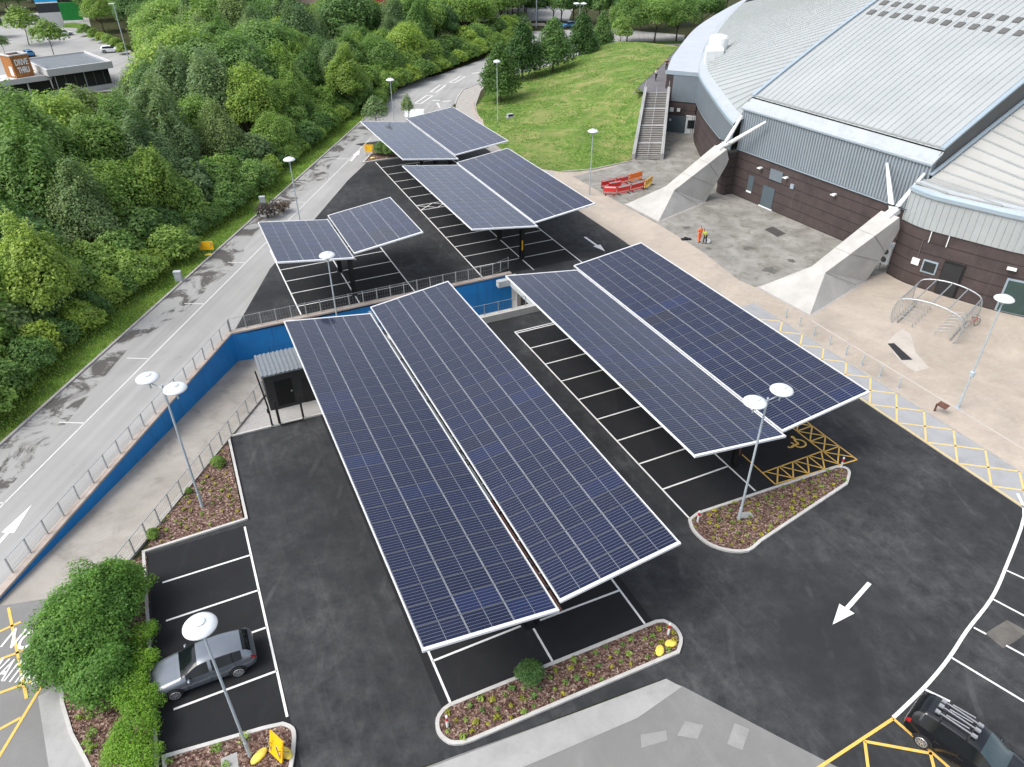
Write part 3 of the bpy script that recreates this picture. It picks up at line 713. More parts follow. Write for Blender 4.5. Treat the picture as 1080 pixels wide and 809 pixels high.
# ================================================================ LAMPS
M['lamp_cap'] = plain('lamp_cap', (.50, .53, .54), .5, .05, 3)
def head(m, c, r=.6):
    m.lathe([(.06, -.16), (r*.55, -.12), (r*.93, -.05), (r, 0), (r*.97, .05), (r*.75, .15), (r*.4, .22), (.10, .25)], 28, c)
def lamp_single(head_px, z, label, base=None, r=.6, group=None, zb=0.0, box=False):
    p = G(head_px[0], head_px[1], z)
    if base is not None: p = Vector((base.x, base.y, z))
    b = Vector((p.x, p.y, zb)); h = z - zb
    t = thing('street_lamp', label, 'street lamp', b)
    m = MB(); m.tube([(0,0,0), (0,0,1.1)], [.085, .085], 10); m.tube([(0,0,1.1), (0,0,1.16), (0,0,h-.1)], [.085, .062, .045], 10); m.box(-.17, .17, -.17, .17, 0, .04)
    m.build('pole', M['pole'], t, smooth=False)
    head(MB(), (0,0,0)) if False else None
    hm = MB(); head(hm, (0,0,h), r); hm.build('lamp_head', M['lamp_white'], t, smooth=True)
    MB().lathe([(.23, h+.215), (.22, h+.262), (.05, h+.285)], 16).build('lamp_cap', M['lamp_cap'], t)
    if box: MB().lathe([(.06, 2.6), (.17, 2.66), (.17, 3.0), (.06, 3.06)], 10).build('junction_box', M['pole'], t)
    MB().lathe([(.10, h-.34), (.11, h-.3), (.11, h-.16)], 12).build('lantern', M['grey_box'], t)
    return t
def lamp_double(base, p1, p2, z, label, r=.6):
    a, b = G(*p1, z), G(*p2, z); d = (b-a); d.z = 0; half = d.length/2; d.normalize()
    B = G(*base); t = thing('street_lamp', label, 'street lamp', B)
    m = MB(); m.tube([(0,0,0), (0,0,1.1)], [.09, .09], 10); m.tube([(0,0,1.1), (0,0,1.16), (0,0,z-.1)], [.09, .068, .055], 10); m.box(-.18, .18, -.18, .18, 0, .04)
    m.build('pole', M['pole'], t)
    MB().tube([d*-half + Vector((0,0,z-.28)), d*half + Vector((0,0,z-.28))], .032, 8).build('cross_arm', M['grey_box'], t)
    for s in (-1, 1):
        hm = MB(); head(hm, d*s*half + Vector((0,0,z)), r); h = hm.build('lamp_head', M['lamp_white'], t, smooth=True)
        MB().lathe([(.23, .215), (.22, .262), (.05, .285)], 16, d*s*half + Vector((0,0,z))).build('lamp_cap', M['lamp_cap'], h)
        MB().tube([d*s*half + Vector((0,0,z-.62)), d*s*half + Vector((0,0,z-.08))], .045, 8).build('lantern_stub', M['grey_box'], h)
    return t
def zfor(base, py):
    X = G(*base); lo, hi = 0, 20
    for _ in range(40):
        q = (lo+hi)/2
        if proj((X.x, X.y, q))[1] > py: lo = q
        else: hi = q
    return lo
lamp_double((778.5, 550), (795.6, 424.5), (823.8, 411.7), zfor((778.5, 550), 418), 'double-headed lamp in the bark bed beside the disabled bay')
lamp_double((214, 535.7), (154.5, 398.5), (183.5, 409.5), zfor((214, 535.7), 404.5), 'double-headed lamp in the bark bed beside the blue wall')
lamp_single((211.8, 660.5), zfor((264.2, 798), 660.5), 'single lamp with its foot in the corner bed beside the standing yellow board', base=G(264.2, 798))
lamp_single((1059.5, 315.5), zfor((1010.2, 430), 315.5), 'single lamp on the buff paving near the cycle shelter', base=G(1010.2, 430), box=True)
lamp_single((523.6, 64), 9.0, 'single lamp on the lawn in front of the dark trees', base=G(525, 131), r=.55)
lamp_single((624.2, 138.5), 7.4, 'single lamp between the lawn and the red barriers', base=G(621.5, 205.7), r=.6)
lamp_single((345, 269.5), 7.6, 'single lamp rising behind the longest canopy at the railing')
lamp_single((305, 168.5), 7.8, 'single lamp beside the old road behind the smallest canopy')
lamp_single((411.5, 84.5), 7.8, 'single lamp in the layby where the road bends')
lamp_single((456.5, 15), 7.8, 'single lamp among the bright shrubs beyond the grey bin')
lamp_double((610, 46), (610, 4.5), (617.5, 4.5), 8.4, 'double-headed lamp behind the row of lawn trees', .75)
def column_lamp(base, top, label, arm=None):
    B = G(*base); z = zfor(base, top[1]); t = thing('street_lamp', label, 'street lamp', B)
    MB().tube([(0,0,0), (0,0,1.3), (0,0,1.4), (0,0,z)], [.16, .16, .11, .08], 8).build('pole', M['pole'], t)
    MB().box(-.9, .25, -.16, .16, z-.05, z+.12).build('lantern', M['lamp_white'], t)
column_lamp((137, 67), (119, 4), 'tall column lamp at the edge of the drive-through car park')
column_lamp((565.5, 29), (566, -18), 'tall column lamp beside the far sandy verge')

# ================================================================ FENCES AND SMALL THINGS
def fence(label, pts, h, posts, wires=.14, zb=None, mat='steel', rail=.03, lean=None):
    pts = [Vector(p) for p in pts]; t = thing('mesh_fence', label, 'fence', pts[0])
    seg = [(a, b) for a, b in zip(pts, pts[1:])]; tot = sum((b-a).length for a, b in seg)
    def at(d):
        for a, b in seg:
            l = (b-a).length
            if d <= l or (a, b) == seg[-1]: return a.lerp(b, d/l)
            d -= l
    n = posts
    for i in range(n):
        p = at(tot*i/(n-1)); MB().box(-.035, .035, -.035, .035, 0, h+.04).build('post', M[mat], t, loc=p - pts[0])
    r = MB()
    for a, b in seg:
        up = Vector((0,0,h)); r.bar(a+up, b+up, rail, rail); r.bar(a+Vector((0,0,.12)), b+Vector((0,0,.12)), rail*.8, rail*.8)
    r.build('rail', M[mat], t, world=True)
    wm = MB(); k = int(tot/wires)
    for i in range(k):
        p = at(tot*(i+.5)/k); q = at(min(tot, tot*(i+.5)/k + .007)); wm.add([p + Vector((0,0,.1)), q + Vector((0,0,.1)), q + Vector((0,0,h)), p + Vector((0,0,h))], [(0,1,2,3)])
    for z in np.arange(.35, h, .35):
        for a, b in seg: wm.add([a + Vector((0,0,z)), b + Vector((0,0,z)), b + Vector((0,0,z+.007)), a + Vector((0,0,z+.007))], [(0,1,2,3)])
    wm.build('mesh_grille', M[mat], t, world=True)
    return t
cz = Vector((0,0,.26)); nl = Vector((-.17, .02, 0))
fence('long grey mesh fence on top of the blue wall beside the road', [Lw0 + Vector((-.1, 2, .26)), Lw1 + cz + Vector((-.15, .15, 0))], 1.05, 19)
fence('pale railing on the coping between blue wall and far car park', [Lw1 + cz + Vector((-.1, .25, 0)), S(56.35, 24.3, .26), S(57.6, 26.5, .05)], 1.15, 22, .22)
fence('mesh fence on the low grey wall along the near side of the ramp', [Nw0 + Vector((.5, 1.2, .14)), Nw1 + Vector((.12, .0, .14))], 1.1, 15)
fence('short railing on the white parapet in front of the blue wall', [S(49.1, 14, .62), S(49.1, 24.2, .62)], 1.0, 9)
# cabin
def cabin():
    s0, s1, t0, t1, h = 43.95, 46.6, 1.9, 5.6, 2.85
    t = thing('site_cabin', 'charcoal site cabin with a ribbed roof on pale gravel', 'cabin', S(s0, t0))
    b = MB(); b.obox(S(s0, t0), E1*(s1-s0), E2*(t1-t0), (0,0,h)); b.build('wall', M['dark_cabin'], t, world=True)
    MB().obox(S(s0-.03, t0+.6, .25), E1*.05, E2*1.15, (0,0,2.0)).build('door', M['void'], t, world=True)
    MB().obox(S(s0-.05, t0+1.6, 1.2), E1*.03, E2*.1, (0,0,.12)).build('handle', M['steel'], t, world=True)
    MB().obox(S(s0-.04, t0+2.4), E1*.05, E2*1.0, (0,0,1.9)).build('side_panel', M['black_steel'], t, world=True)
    r = MB(); r.obox(S(s0-.15, t0-.15, h), E1*(s1-s0+.3), E2*(t1-t0+.3), (0,0,.10))
    k = t0 - .1
    while k < t1: r.obox(S(s0-.16, k, h+.10), E1*(s1-s0+.32), E2*.11, (0,0,.06)); k += .3
    r.build('roof', M['roof_sheet'], t, world=True)
M['roof_sheet'] = plain('ribbed_roof_sheet', (.19, .21, .225), .45, .1, 2, metal=.2)
cabin()
def gate():
    a, b = G(295, 448), G(320.5, 441.5); t = thing('site_gate', 'low black tubular gate in front of the cabin door', 'gate', a)
    d = (b-a)
    for p in (Vector((0,0,0)), d): MB().tube([p, p + Vector((0,0,2.0))], .06, 8).build('post', M['black_steel'], t)
    g = MB(); u = d*.92; n = Vector((-d.y, d.x, 0)).normalized()*-.25; o = d*.04 + n
    g.bar(o + Vector((0,0,.12)), o + u + Vector((0,0,.12)), .06, .06)
    for k in (0, 1): g.bar(o + u*k + Vector((0,0,.12)), o + u*k + Vector((0,0,1.45)), .06, .06)
    g.bar(o + Vector((0,0,1.45)), o + u + Vector((0,0,1.45)), .035, .035)
    g.build('gate_leaf', M['black_steel'], t)
gate()
def tall_post():
    b = G(287.5, 450); t = thing('mast_post', 'tall thin black mast leaning beside the cabin fence', 'post', b)
    MB().tube([(0,0,0), (0,0,1.6), (-.28,0,4.5)], [.07, .06, .05], 8).build('shaft', M['black_steel'], t)
    MB().obox((-.12,-.12,0), (.24,0,0), (0,.24,0), (0,0,.03)).build('base_plate', M['black_steel'], t)
    MB().box(-.09, .09, -.12, -.05, 1.2, 1.55).build('control_box', M['black_steel'], t)
tall_post()
# yellow sign boards held by sandbags
def bag(m, c, r=.3):
    vs = []
    c = Vector(c)
    m.lathe([(r*.3, 0), (r*.95, .03), (r, .09), (r*.85, .16), (r*.3, .19)], 10, c)
def sandbag(p, rot, label, sx=1.5):
    m = MB(); bag(m, (0,0,0)); o = m.build('sandbag', M['sandbag'], smooth=True); o.location = p; o.rotation_euler = (0,0,rot); o.scale = (sx*.85, .7, .8)
    tag(o, label, 'sandbag', 'yellow sandbags')
def sign_board(px, rot, w, h, label, z0=.35, mat='yellow_board', tilt=0.12):
    p = G(*px); t = thing('sign_board', label, 'sign', p, rot)
    m = MB(); m.box(-w/2, w/2, -.03, .03, z0, z0+h)
    m.box(-w/2, w/2, -.045, -.03, z0, z0+.04); m.box(-w/2, w/2, -.045, -.03, z0+h-.04, z0+h)
    o = m.build('board', M[mat], t); o.rotation_euler = (-tilt, 0, 0)
    for x in (-w*.35, w*.35):
        f = MB(); f.box(x-.02, x+.02, .035, .075, .02, z0+h*.9); f.bar((x, .05, .03), (x, .65, .03), .04, .04); f.bar((x, .06, z0+h*.6), (x, .6, .05), .03, .03)
        f.build('stand', M['steel'], t)
    return t
sign_board((219, 267), .1, 1.35, .85, 'yellow sign board on the grass verge by the hedge')
sandbag(G(220, 268) + Vector((.1, -.35, .03)), .3, 'yellow sandbag at the foot of the sign on the verge')
sign_board((390, 164.5), .0, 1.25, 1.0, 'yellow sign board beside the far bed and arrow', z0=.5)
sandbag(G(392, 166.5) + Vector((.2, -.3, .03)), .5, 'yellow sandbag under the sign by the far bed')
t = sign_board((291, 801), math.radians(-38), .85, 1.2, 'yellow sign board standing in the corner bark bed by the silver car', z0=.15, tilt=.25)
sandbag(G(274, 799) + Vector((0,0,.08)), 1.0, 'yellow sandbag beside the lamp foot in the corner bed', 1.7)
sandbag(G(302, 796) + Vector((0,0,.08)), 2.5, 'yellow sandbag by the rounded end of the corner bed', 1.5)
sandbag(G(695.5, 688) + Vector((0,0,.08)), 1.2, 'larger yellow sandbag in the end of the long bed', 1.3)
sandbag(G(707, 680.5) + Vector((0,0,.08)), .2, 'paler yellow sandbag next to the red-topped post', 1.2)
def white_board():
    p = G(437.5, 127); t = thing('notice_board', 'white double notice board on posts behind the farthest canopy', 'sign', p, .05)
    o = MB().box(-1.5, 1.5, -.04, .04, .0, 1.3).build('board', M['lamp_white'], t); o.location = (0, -.45, .65); o.rotation_euler = (-.75, 0, 0)
    q = MB().box(-1.5, 1.5, -.05, -.042, .62, .68).build('divider', M['grey_box'], o)
    for x in (-1.35, 1.35): MB().box(x-.05, x+.05, .042, .12, 0, 1.4).build('post', M['white_trim'], t)
white_board()
def cabinet(px, w, d, h, label, rot=.1, name='utility_cabinet', mat='grey_box'):
    t = thing(name, label, 'cabinet', G(*px), rot)
    MB().box(-w/2, w/2, -d/2, d/2, .05, h).build('body', M[mat], t)
    MB().box(-w/2-.03, w/2+.03, -d/2-.03, d/2+.03, h, h+.06).build('lid', M[mat], t)
    MB().box(-w/2+.05, w/2-.05, -d/2-.012, -d/2-.002, .12, h-.08).build('door', M[mat], t)
    MB().box(-w/2-.05, w/2+.05, -d/2-.05, d/2+.05, -.02, .05).build('plinth', M['apron'], t)
cabinet((189.5, 297), .6, .4, 1.0, 'grey utility cabinet on the verge nearer the old road arrow')
cabinet((278, 217), .6, .45, 1.05, 'grey utility cabinet on the verge by the bare purple shrub')
def bin_():
    t = thing('litter_bin', 'round grey bin at the edge of the shrubs by the bend', 'bin', G(449, 80))
    MB().lathe([(.55, 0), (.6, .1), (.6, 1.35)], 16).build('drum', M['grey_box'], t, smooth=False)
    MB().lathe([(.62, 1.35), (.62, 1.42), (.45, 1.6), (.1, 1.68)], 16).build('lid', M['lamp_white'], t)
bin_()
# slim marker posts with red tops on the beds
M['red'] = plain('red_reflective_band', (.55, .02, .03), .4, .06, 3)
def marker(px, label, h=.92):
    t = thing('marker_post', label, 'marker post', G(*px), 0, 'red-banded marker posts at the bed ends')
    MB().lathe([(.06, 0), (.06, h*.62)], 10).build('shaft', M['lamp_white'], t)
    MB().lathe([(.063, h*.62), (.063, h*.86)], 10).build('red_band', M['red'], t)
    MB().lathe([(.06, h*.86), (.06, h-.04), (.03, h)], 10).build('cap', M['lamp_white'], t)
marker((735.5, 551), 'white marker post at the rounded end of the bed with the double lamp')
marker((886.5, 494), 'white marker post at the pointed end of the bed by yellow hatching')
marker((472, 767.5), 'white marker post at the near end of the long bed')
marker((704.5, 670), 'white marker post on the asphalt beside the yellow sandbags')
# stainless bollards along the paving
def bollards():
    first = None
    sts = [38.85, 37.25, 35.62, 33.95, 32.25, 30.65, 28.97, 27.27]
    names = ['steel bollard nearest the nearer buttress in the row on the paving', 'second bollard from the nearer buttress', 'third bollard from the nearer buttress, above the solar panel corner', 'fourth bollard from the nearer buttress', 'fourth bollard from the information post', 'third bollard from the information post', 'second bollard from the information post', 'bollard next to the brown information post']
    for s, lb in zip(sts, names):
        p = S(s, 43.72)
        if first is None:
            first = thing('bollard', lb, 'bollard', p, 0, 'steel bollards along the paving')
            MB().lathe([(.055, 0), (.055, .88), (.03, .92)], 10).build('shaft', M['pole'], first); MB().lathe([(.1, 0), (.1, .015)], 10).build('collar', M['pole'], first)
        else: copy_tree(first, p, label=lb)
bollards()
def info():
    p = G(985.5, 433.5); t = thing('information_lectern', 'brown tilted information panel on a short post by the bollards', 'lectern', p, math.radians(-60))
    MB().box(-.05, .05, -.05, .05, 0, .62).build('post', M['rust'], t)
    o = MB().box(-.34, .34, -.24, .24, 0, .04).build('panel', M['rust'], t); o.location = (.35, .1, .66); o.rotation_euler = (math.radians(18), 0, 0)
info()
def grate():
    m = MB(); 
    q = [G(936, 362.5), G(943, 362), G(962.5, 379.5), G(951, 380)]
    tag(sheet('drain_cover', q, .014, M['dark_cabin']), 'dark rectangular cover let into the buff paving', kind='structure')
grate()
# ================================================================ ARENA
def brick():
    t = NT('dark_brick'); p = t.pos(); sx = t.node('ShaderNodeSeparateXYZ'); t.link(p, sx.inputs[0]); z = sx.outputs[2]
    c = t.ramp(t.noise(p, .45, 6, .7, .4), [(.3, (.040, .032, .031)), (.5, (.060, .046, .044)), (.75, (.082, .060, .056))])
    f = t.math('FRACT', t.math('DIVIDE', z, 1.06)); band = t.math('LESS_THAN', f, .10)
    c = t.mix(t.math('MULTIPLY', band, .75), c, (.018, .015, .015))
    co = t.math('FRACT', t.math('MULTIPLY', z, 13.3)); mort = t.math('LESS_THAN', co, .14)
    c = t.mix(t.math('MULTIPLY', mort, .18), c, (.16, .14, .13))
    st = t.ramp(t.noise(t.scale(p, (1.2, 1.2, .15)), 1.0, 5, .7), [(.58, 0.0), (.8, 1.0)])
    c = t.mix(t.math('MULTIPLY', st, .3), c, (.13, .115, .11))
    t.bump(t.noise(p, 20, 3, .6), .2, .01)
    return t.out(c, .75, .25)
M['brick'] = brick()
M['clad'] = plain('blue_grey_cladding', (.165, .195, .22), .45, .06, .4, metal=.2, grime=.08)
M['clad_rib'] = plain('blue_grey_rib', (.265, .305, .335), .42, .06, .4, metal=.2)  # paler than the sheet: groove shade between ribs is put into the two colours
M['clad_pale'] = plain('pale_grey_cladding', (.37, .40, .40), .45, .05, .4, metal=.2, grime=.08)
M['fascia'] = plain('pale_blue_fascia', (.31, .38, .43), .35, .05, .6, metal=.2)
M['gutter_cap'] = plain('white_gutter_cap', (.36, .39, .405), .4, .06, .6, grime=.15)
def roofm(name, c1, c2, dirt):
    t = NT(name); p = t.pos()
    c = t.ramp(t.noise(p, .25, 5, .6), [(.3, c1), (.7, c2)])
    d = t.ramp(t.noise(p, .9, 7, .75, .8), [(.58, 0.0), (.8, 1.0)])
    c = t.mix(t.math('MULTIPLY', d, dirt), c, (.33, .34, .33))
    return t.out(c, .5, .4)
M['roof'] = roofm('pale_metal_roof', (.29, .312, .315), (.335, .355, .355), .35)
M['roof_cream'] = roofm('cream_metal_roof', (.33, .33, .308), (.37, .37, .35), .25)
M['seam_light'] = plain('roof_seam_light', (.29, .31, .31), .5, .1, 1)
M['seam'] = plain('roof_seam', (.30, .32, .32), .5, .1, 1)
M['ring'] = roofm('white_membrane_roof', (.37, .40, .435), (.43, .46, .49), .15)
M['dark_grey'] = plain('dark_grey_sheet', (.10, .10, .095), .6, .12, .5)
M['door_grey'] = plain('slate_grey_door', (.075, .10, .115), .5, .08, 1)
M['steel_white'] = plain('white_painted_steel', (.72, .74, .73), .4, .05, 1, grime=.12)
T0, T1, ZB = -4.45, 18.7, 5.35
def zc(d):
    if d <= 18: return 10.45 + .56*d - .003*d*d
    q = d - 18; return zc(18) + .45*q - .0062*q*q
AR = thing('arena', 'large sports arena of dark brick and grey cladding under a pale ribbed roof', 'arena', L(7, 0))
def apart(mb, name, mat, smooth=False): return mb.build(name, mat, AR, world=True, smooth=smooth)
def arena():
    # front block
    m = MB(); m.obox(L(T0, 0, -.3), AE*(T1-T0), AN*.4, (0,0,ZB+.3)); apart(m, 'brick_wall', M['brick'])
    m = MB(); m.obox(L(T0-.05, -.12, ZB), AE*(T1-T0+.1), AN*.5, (0,0,10.0-ZB))
    t = T0; m.cur = 1
    while t < T1: m.obox(L(t, -.17, ZB+.02), AE*.17, AN*.045, (0,0,10.0-ZB-.04)); t += .34
    apart(m, 'cladding', [M['clad'], M['clad_rib']])
    m = MB(); m.obox(L(T0-.05, -.2, ZB-.12), AE*(T1-T0+.1), AN*.19, (0,0,.10)); apart(m, 'drip_rail', M['fascia'])
    # gutter cap: sloping pale strip
    m = MB(); P = [L(T0-.15, -.32, 9.85), L(T1+.15, -.32, 9.85), L(T1+.15, .85, 10.75), L(T0-.15, .85, 10.75)]
    Q = [p - Vector((0,0,.22)) for p in P]; m.add(P+Q, [(0,1,2,3), (0,4,5,1), (1,5,6,2), (3,7,4,0), (2,6,7,3), (7,6,5,4)]); apart(m, 'eaves_gutter', M['gutter_cap'])
    m = MB(); m.obox(L(T0-.2, -.36, 9.68), AE*(T1-T0+.4), AN*.05, (0,0,.13)); apart(m, 'fascia', M['fascia'])
    # curved main roof + seams
    ds = [.8 + i*1.2 for i in range(46)]
    m = MB(); vs = [L(T0, d, zc(d)) for d in ds] + [L(T1, d, zc(d)) for d in ds]; n = len(ds)
    m.add(vs, [(i, n+i, n+i+1, i+1) for i in range(n-1)]); apart(m, 'main_roof', M['roof'], True)
    m = MB(); t = T0 + .4
    while t < T1-.2:
        for a, b in zip(ds[:-1], ds[1:]):
            p, q = L(t, a, zc(a)), L(t, b, zc(b)); u = Vector((0,0,.075)); w = AE*.035
            m.add([p-w, q-w, q+u, p+u, p+w, q+w], [(0,1,2,3), (3,2,5,4)])
        t += .72
    apart(m, 'roof_seam', M['roof'])
    m = MB(); m.bar(L(T0-.1, .95, zc(.95)+.10), L(T1-.1, .95, zc(.95)+.10), .10, .12); apart(m, 'roof_edge_trim', M['seam'])
    for k in range(15):                                   # dark vent blocks in two rows
        for r, d in enumerate((15.3, 17.1)):
            t = T0 + 1.0 + k*1.52 + r*.0
            if t > T1-.6: continue
            m = MB(); p = L(t, d, zc(d)+.02); q = L(t, d+.75, zc(d+.75)+.02)
            m.obox(p, AE*.72, q-p, (0,0,.10)); apart(m, 'roof_vent', M['dark_grey'])
    for t, s in ((T0-.12, 1), (T1-.25, 1)):                # verge trims
        m = MB()
        for a, b in zip(ds[:-1], ds[1:]):
            p, q = L(t, a, zc(a)+.02), L(t, b, zc(b)+.02); m.obox(p, AE*.42, q-p, (0,0,.2))
        apart(m, 'verge_trim', M['fascia'])
    m = MB()                                                # exposed side wall above the low wing
    for a, b in zip([0]+ds[:-1], ds): m.add([L(T1+.02, a, zc(a)-4), L(T1+.02, b, zc(b)-4), L(T1+.02, b, zc(b)), L(T1+.02, a, zc(a) - (.5 if a == 0 else 0))], [(0,1,2,3)])
    apart(m, 'side_wall', M['dark_grey'])
    # ---- nearer wing (curving away at the picture's edge)
    cur = smooth_line([L(19.15, -2.55), L(21.5, -2.85), L(25, -1.95), L(28, -1.05), L(30.5, .2), L(34, 2.4), L(38, 6), L(42.5, 11.5), L(46.5, 19), L(49, 28), L(49.5, 38)], 5)
    ZR = 8.45
    def curtain(pts, z0, z1, off=0.0):
        m = MB(); Q = []
        for i, p in enumerate(pts):
            d = (pts[min(i+1, len(pts)-1)] - pts[max(i-1, 0)]).normalized(); nrm = Vector((d.y, -d.x, 0)); 
            Q.append(p + nrm*off)
        for p, q in zip(Q, Q[1:]): m.add([(p.x,p.y,z0), (q.x,q.y,z0), (q.x,q.y,z1), (p.x,p.y,z1)], [(0,1,2,3)])
        return m, Q
    sgn = -1 if (cur[1]-cur[0]).cross(Vector((0,0,1))).dot(AN) > 0 else 1
    m, _ = curtain(cur, -.3, ZB); apart(m, 'wing_brick_wall', M['brick'])
    def ribs(m, Q, z0, z1, step, w=.10, dep=.05):
        acc = 0
        for p, q in zip(Q, Q[1:]):
            l = (q-p).length; d = (q-p)/l; n = Vector((d.y, -d.x, 0))
            x = (-acc) % step
            while x < l:
                o = p + d*x; m.obox((o.x, o.y, z0) , d*w, n*dep, (0,0,z1-z0)); x += step
            acc += l
    m, Q = curtain(cur, ZB, ZR-.35, .12); ribs(m, Q, ZB+.02, ZR-.37, .55); apart(m, 'wing_cladding', M['clad_pale'])
    def cap(pts, zs, wout=.30, win=.75, rise=.35):
        m = MB()
        R = []
        for i, p in enumerate(pts):
            d = (pts[min(i+1, len(pts)-1)] - pts[max(i-1, 0)]).normalized(); n = Vector((d.y, -d.x, 0)); z = zs[i] if hasattr(zs, '__len__') else zs
            R.append((p + n*wout + Vector((0,0,z-.4)), p + n*wout + Vector((0,0,z-.08)), p + n*(wout-.22) + Vector((0,0,z+.10)), p - n*win + Vector((0,0,z+rise))))
        return m, R
    m, R = cap(cur, ZR)
    for a, b in zip(R, R[1:]): m.add([a[1], b[1], b[2], a[2]], [(0,1,2,3)]); m.add([a[0], b[0], b[1], a[1]], [(0,1,2,3)])
    apart(m, 'wing_fascia', M['fascia'])
    m = MB()
    for a, b in zip(R, R[1:]): m.add([a[2], b[2], b[3], a[3]], [(0,1,2,3)])
    apart(m, 'wing_gutter', M['gutter_cap'])
    loc = [((p-A0).dot(AE), (p-A0).dot(AN)) for p in cur]
    def tmax(d):
        best = None
        for (t0, d0), (t1, d1) in zip(loc, loc[1:]):
            if (d0-d)*(d1-d) <= 0 and abs(d1-d0) > 1e-6:
                t = t0 + (t1-t0)*(d-d0)/(d1-d0); best = t if best is None else max(best, t)
        return best
    def zj(d): return 8.75 + .5*max(0, d) - .002*max(0, d)**2
    rows = []
    d = -2.6
    while d < 34:
        tm = tmax(d)
        if tm: rows.append((L(19.2 if d < .3 else T1+.03, d, zj(d) if d > 0 else 8.72), L(tm-.5, d, ZR+.22)))
        d += 1.15
    m = MB()
    for (a, b), (c, e) in zip(rows, rows[1:]): m.add([a, b, e, c], [(0,1,2,3)])
    apart(m, 'wing_roof', M['roof_cream'])
    m = MB()
    for a, b in rows: m.bar(a + Vector((0,0,.05)), b + Vector((0,0,.05)), .10, .14)
    apart(m, 'wing_roof_seam', M['seam'])
    m = MB(); pr = [L(T1+.25, d, zj(d)+.18) for d in [-.2 + i*2 for i in range(18)]]
    for a, b in zip(pr, pr[1:]): m.bar(a, b, .35, .12)
    apart(m, 'flashing', M['fascia'])
    m = MB(); m.obox(L(19.15, -2.55, -.3), AN*2.7, AE*.15, (0,0,ZB+.3)); apart(m, 'return_wall', M['brick'])
    m = MB(); m.obox(L(19.10, -2.6, ZB), AN*2.6, AE*.15, (0,0,ZR-.35-ZB)); apart(m, 'return_cladding', M['clad_pale'])
    # ---- farther wing (drum by the stairs)
    pw = [(L(-4.6, -1.0), 8.25)] + [(G(x, y, z), z) for x, y, z in ((765, 118, 8.45), (750, 97, 8.9), (742, 85, 9.0), (738, 76, 9.0), (739.4, 65, 9.0), (744, 50, 9.0), (752.7, 34, 9.0), (766, 18, 9.0), (786, 0, 9.0))]
    last, prev = pw[-1][0], pw[-2][0]; pw += [(last + (last-prev)*.9 + AN*4, 9.0), (last + (last-prev)*1.8 + AN*14, 9.0)]
    cw = smooth_line([(p.x, p.y, z) for p, z in pw], 6); cw2 = [Vector((p.x, p.y, 0)) for p in cw]; zs = [p.z for p in cw]
    def curtain2(z0, ztop, off):
        m = MB(); Q = []
        for i, p in enumerate(cw2):
            d = (cw2[min(i+1, len(cw2)-1)] - cw2[max(i-1, 0)]).normalized(); Q.append(p + Vector((-d.y, d.x, 0))*off)
        for i in range(len(Q)-1):
            p, q = Q[i], Q[i+1]; z1, z2 = ztop(zs[i]), ztop(zs[i+1])
            m.add([(p.x,p.y,z0), (p.x,p.y,z1), (q.x,q.y,z2), (q.x,q.y,z0)], [(0,1,2,3)])
        return m
    apart(curtain2(-.3, lambda z: ZB, -.35), 'wing_brick_wall', M['brick'])
    apart(curtain2(ZB, lambda z: z-.35, 0), 'wing_cladding', M['clad'])
    apart(curtain2(ZB-.14, lambda z: ZB+.02, .06), 'drip_rail', M['fascia'])
    R = []
    for i, p in enumerate(cw2):
        d = (cw2[min(i+1, len(cw2)-1)] - cw2[max(i-1, 0)]).normalized(); n = Vector((-d.y, d.x, 0)); z = zs[i]
        R.append((p + n*.15 + Vector((0,0,z-.45)), p + n*.15 + Vector((0,0,z-.1)), p + n*.0 + Vector((0,0,z+.06)), p - n*1.0 + Vector((0,0,z+.5))))
    m = MB()
    for a, b in zip(R, R[1:]): m.add([a[0], a[1], b[1], b[0]], [(0,1,2,3)]); m.add([a[1], a[2], b[2], b[1]], [(0,1,2,3)])
    apart(m, 'wing_fascia', M['fascia'])
    m = MB()
    for a, b in zip(R, R[1:]): m.add([a[2], a[3], b[3], b[2]], [(0,1,2,3)])
    apart(m, 'wing_gutter', M['gutter_cap'])
    inner = [(r[3]-A0) for r in R]; li = [(p.dot(AE), p.dot(AN), p.z) for p in inner]
    def tmin(d):
        for (t0, d0, z0), (t1, d1, z1) in zip(li, li[1:]):
            if (d0-d)*(d1-d) <= 0 and abs(d1-d0) > 1e-6:
                f = (d-d0)/(d1-d0); return t0 + (t1-t0)*f, z0 + (z1-z0)*f
        return None
    rows = []; d = .4
    while d < 66:
        q = tmin(d)
        if q: rows.append((L(q[0], d, q[1]), L(T0-.05, d, (zc(d) if d < 54 else zc(54)) - .12)))
        d += .95
    m = MB()
    for (a, b), (c, e) in zip(rows, rows[1:]): m.add([a, b, e, c], [(0,1,2,3)])
    apart(m, 'wing_roof', M['roof'])
    m = MB()
    for a, b in rows: m.bar(a + Vector((0,0,.04)), b + Vector((0,0,.04)), .09, .11)
    apart(m, 'wing_roof_seam', M['seam_light'])
    m = MB(); c = G(757.5, 47, 11.3)
    m.lathe([(1.35, -1.5), (1.35, 1.5), (1.15, 1.8), (.3, 2.0)], 20, c + Vector((0, 0, -.6))); apart(m, 'roof_cowl', M['steel_white'])
    m = MB(); m.obox(c + Vector((-2.6, -4.2, -2.2)), (2.6, .5, 0), (.8, 4, 0), (0,0,2.0)); apart(m, 'cowl_base', M['steel_white'])
    # ---- annex ring beside the drum
    ao = [G(x, y, 8.5) for x, y in ((703.8, 74), (708, 62), (714, 53), (729, 34), (744, 22), (766, 9), (783, 0))]; ao.append(ao[-1] + (ao[-1]-ao[-2])*1.5)
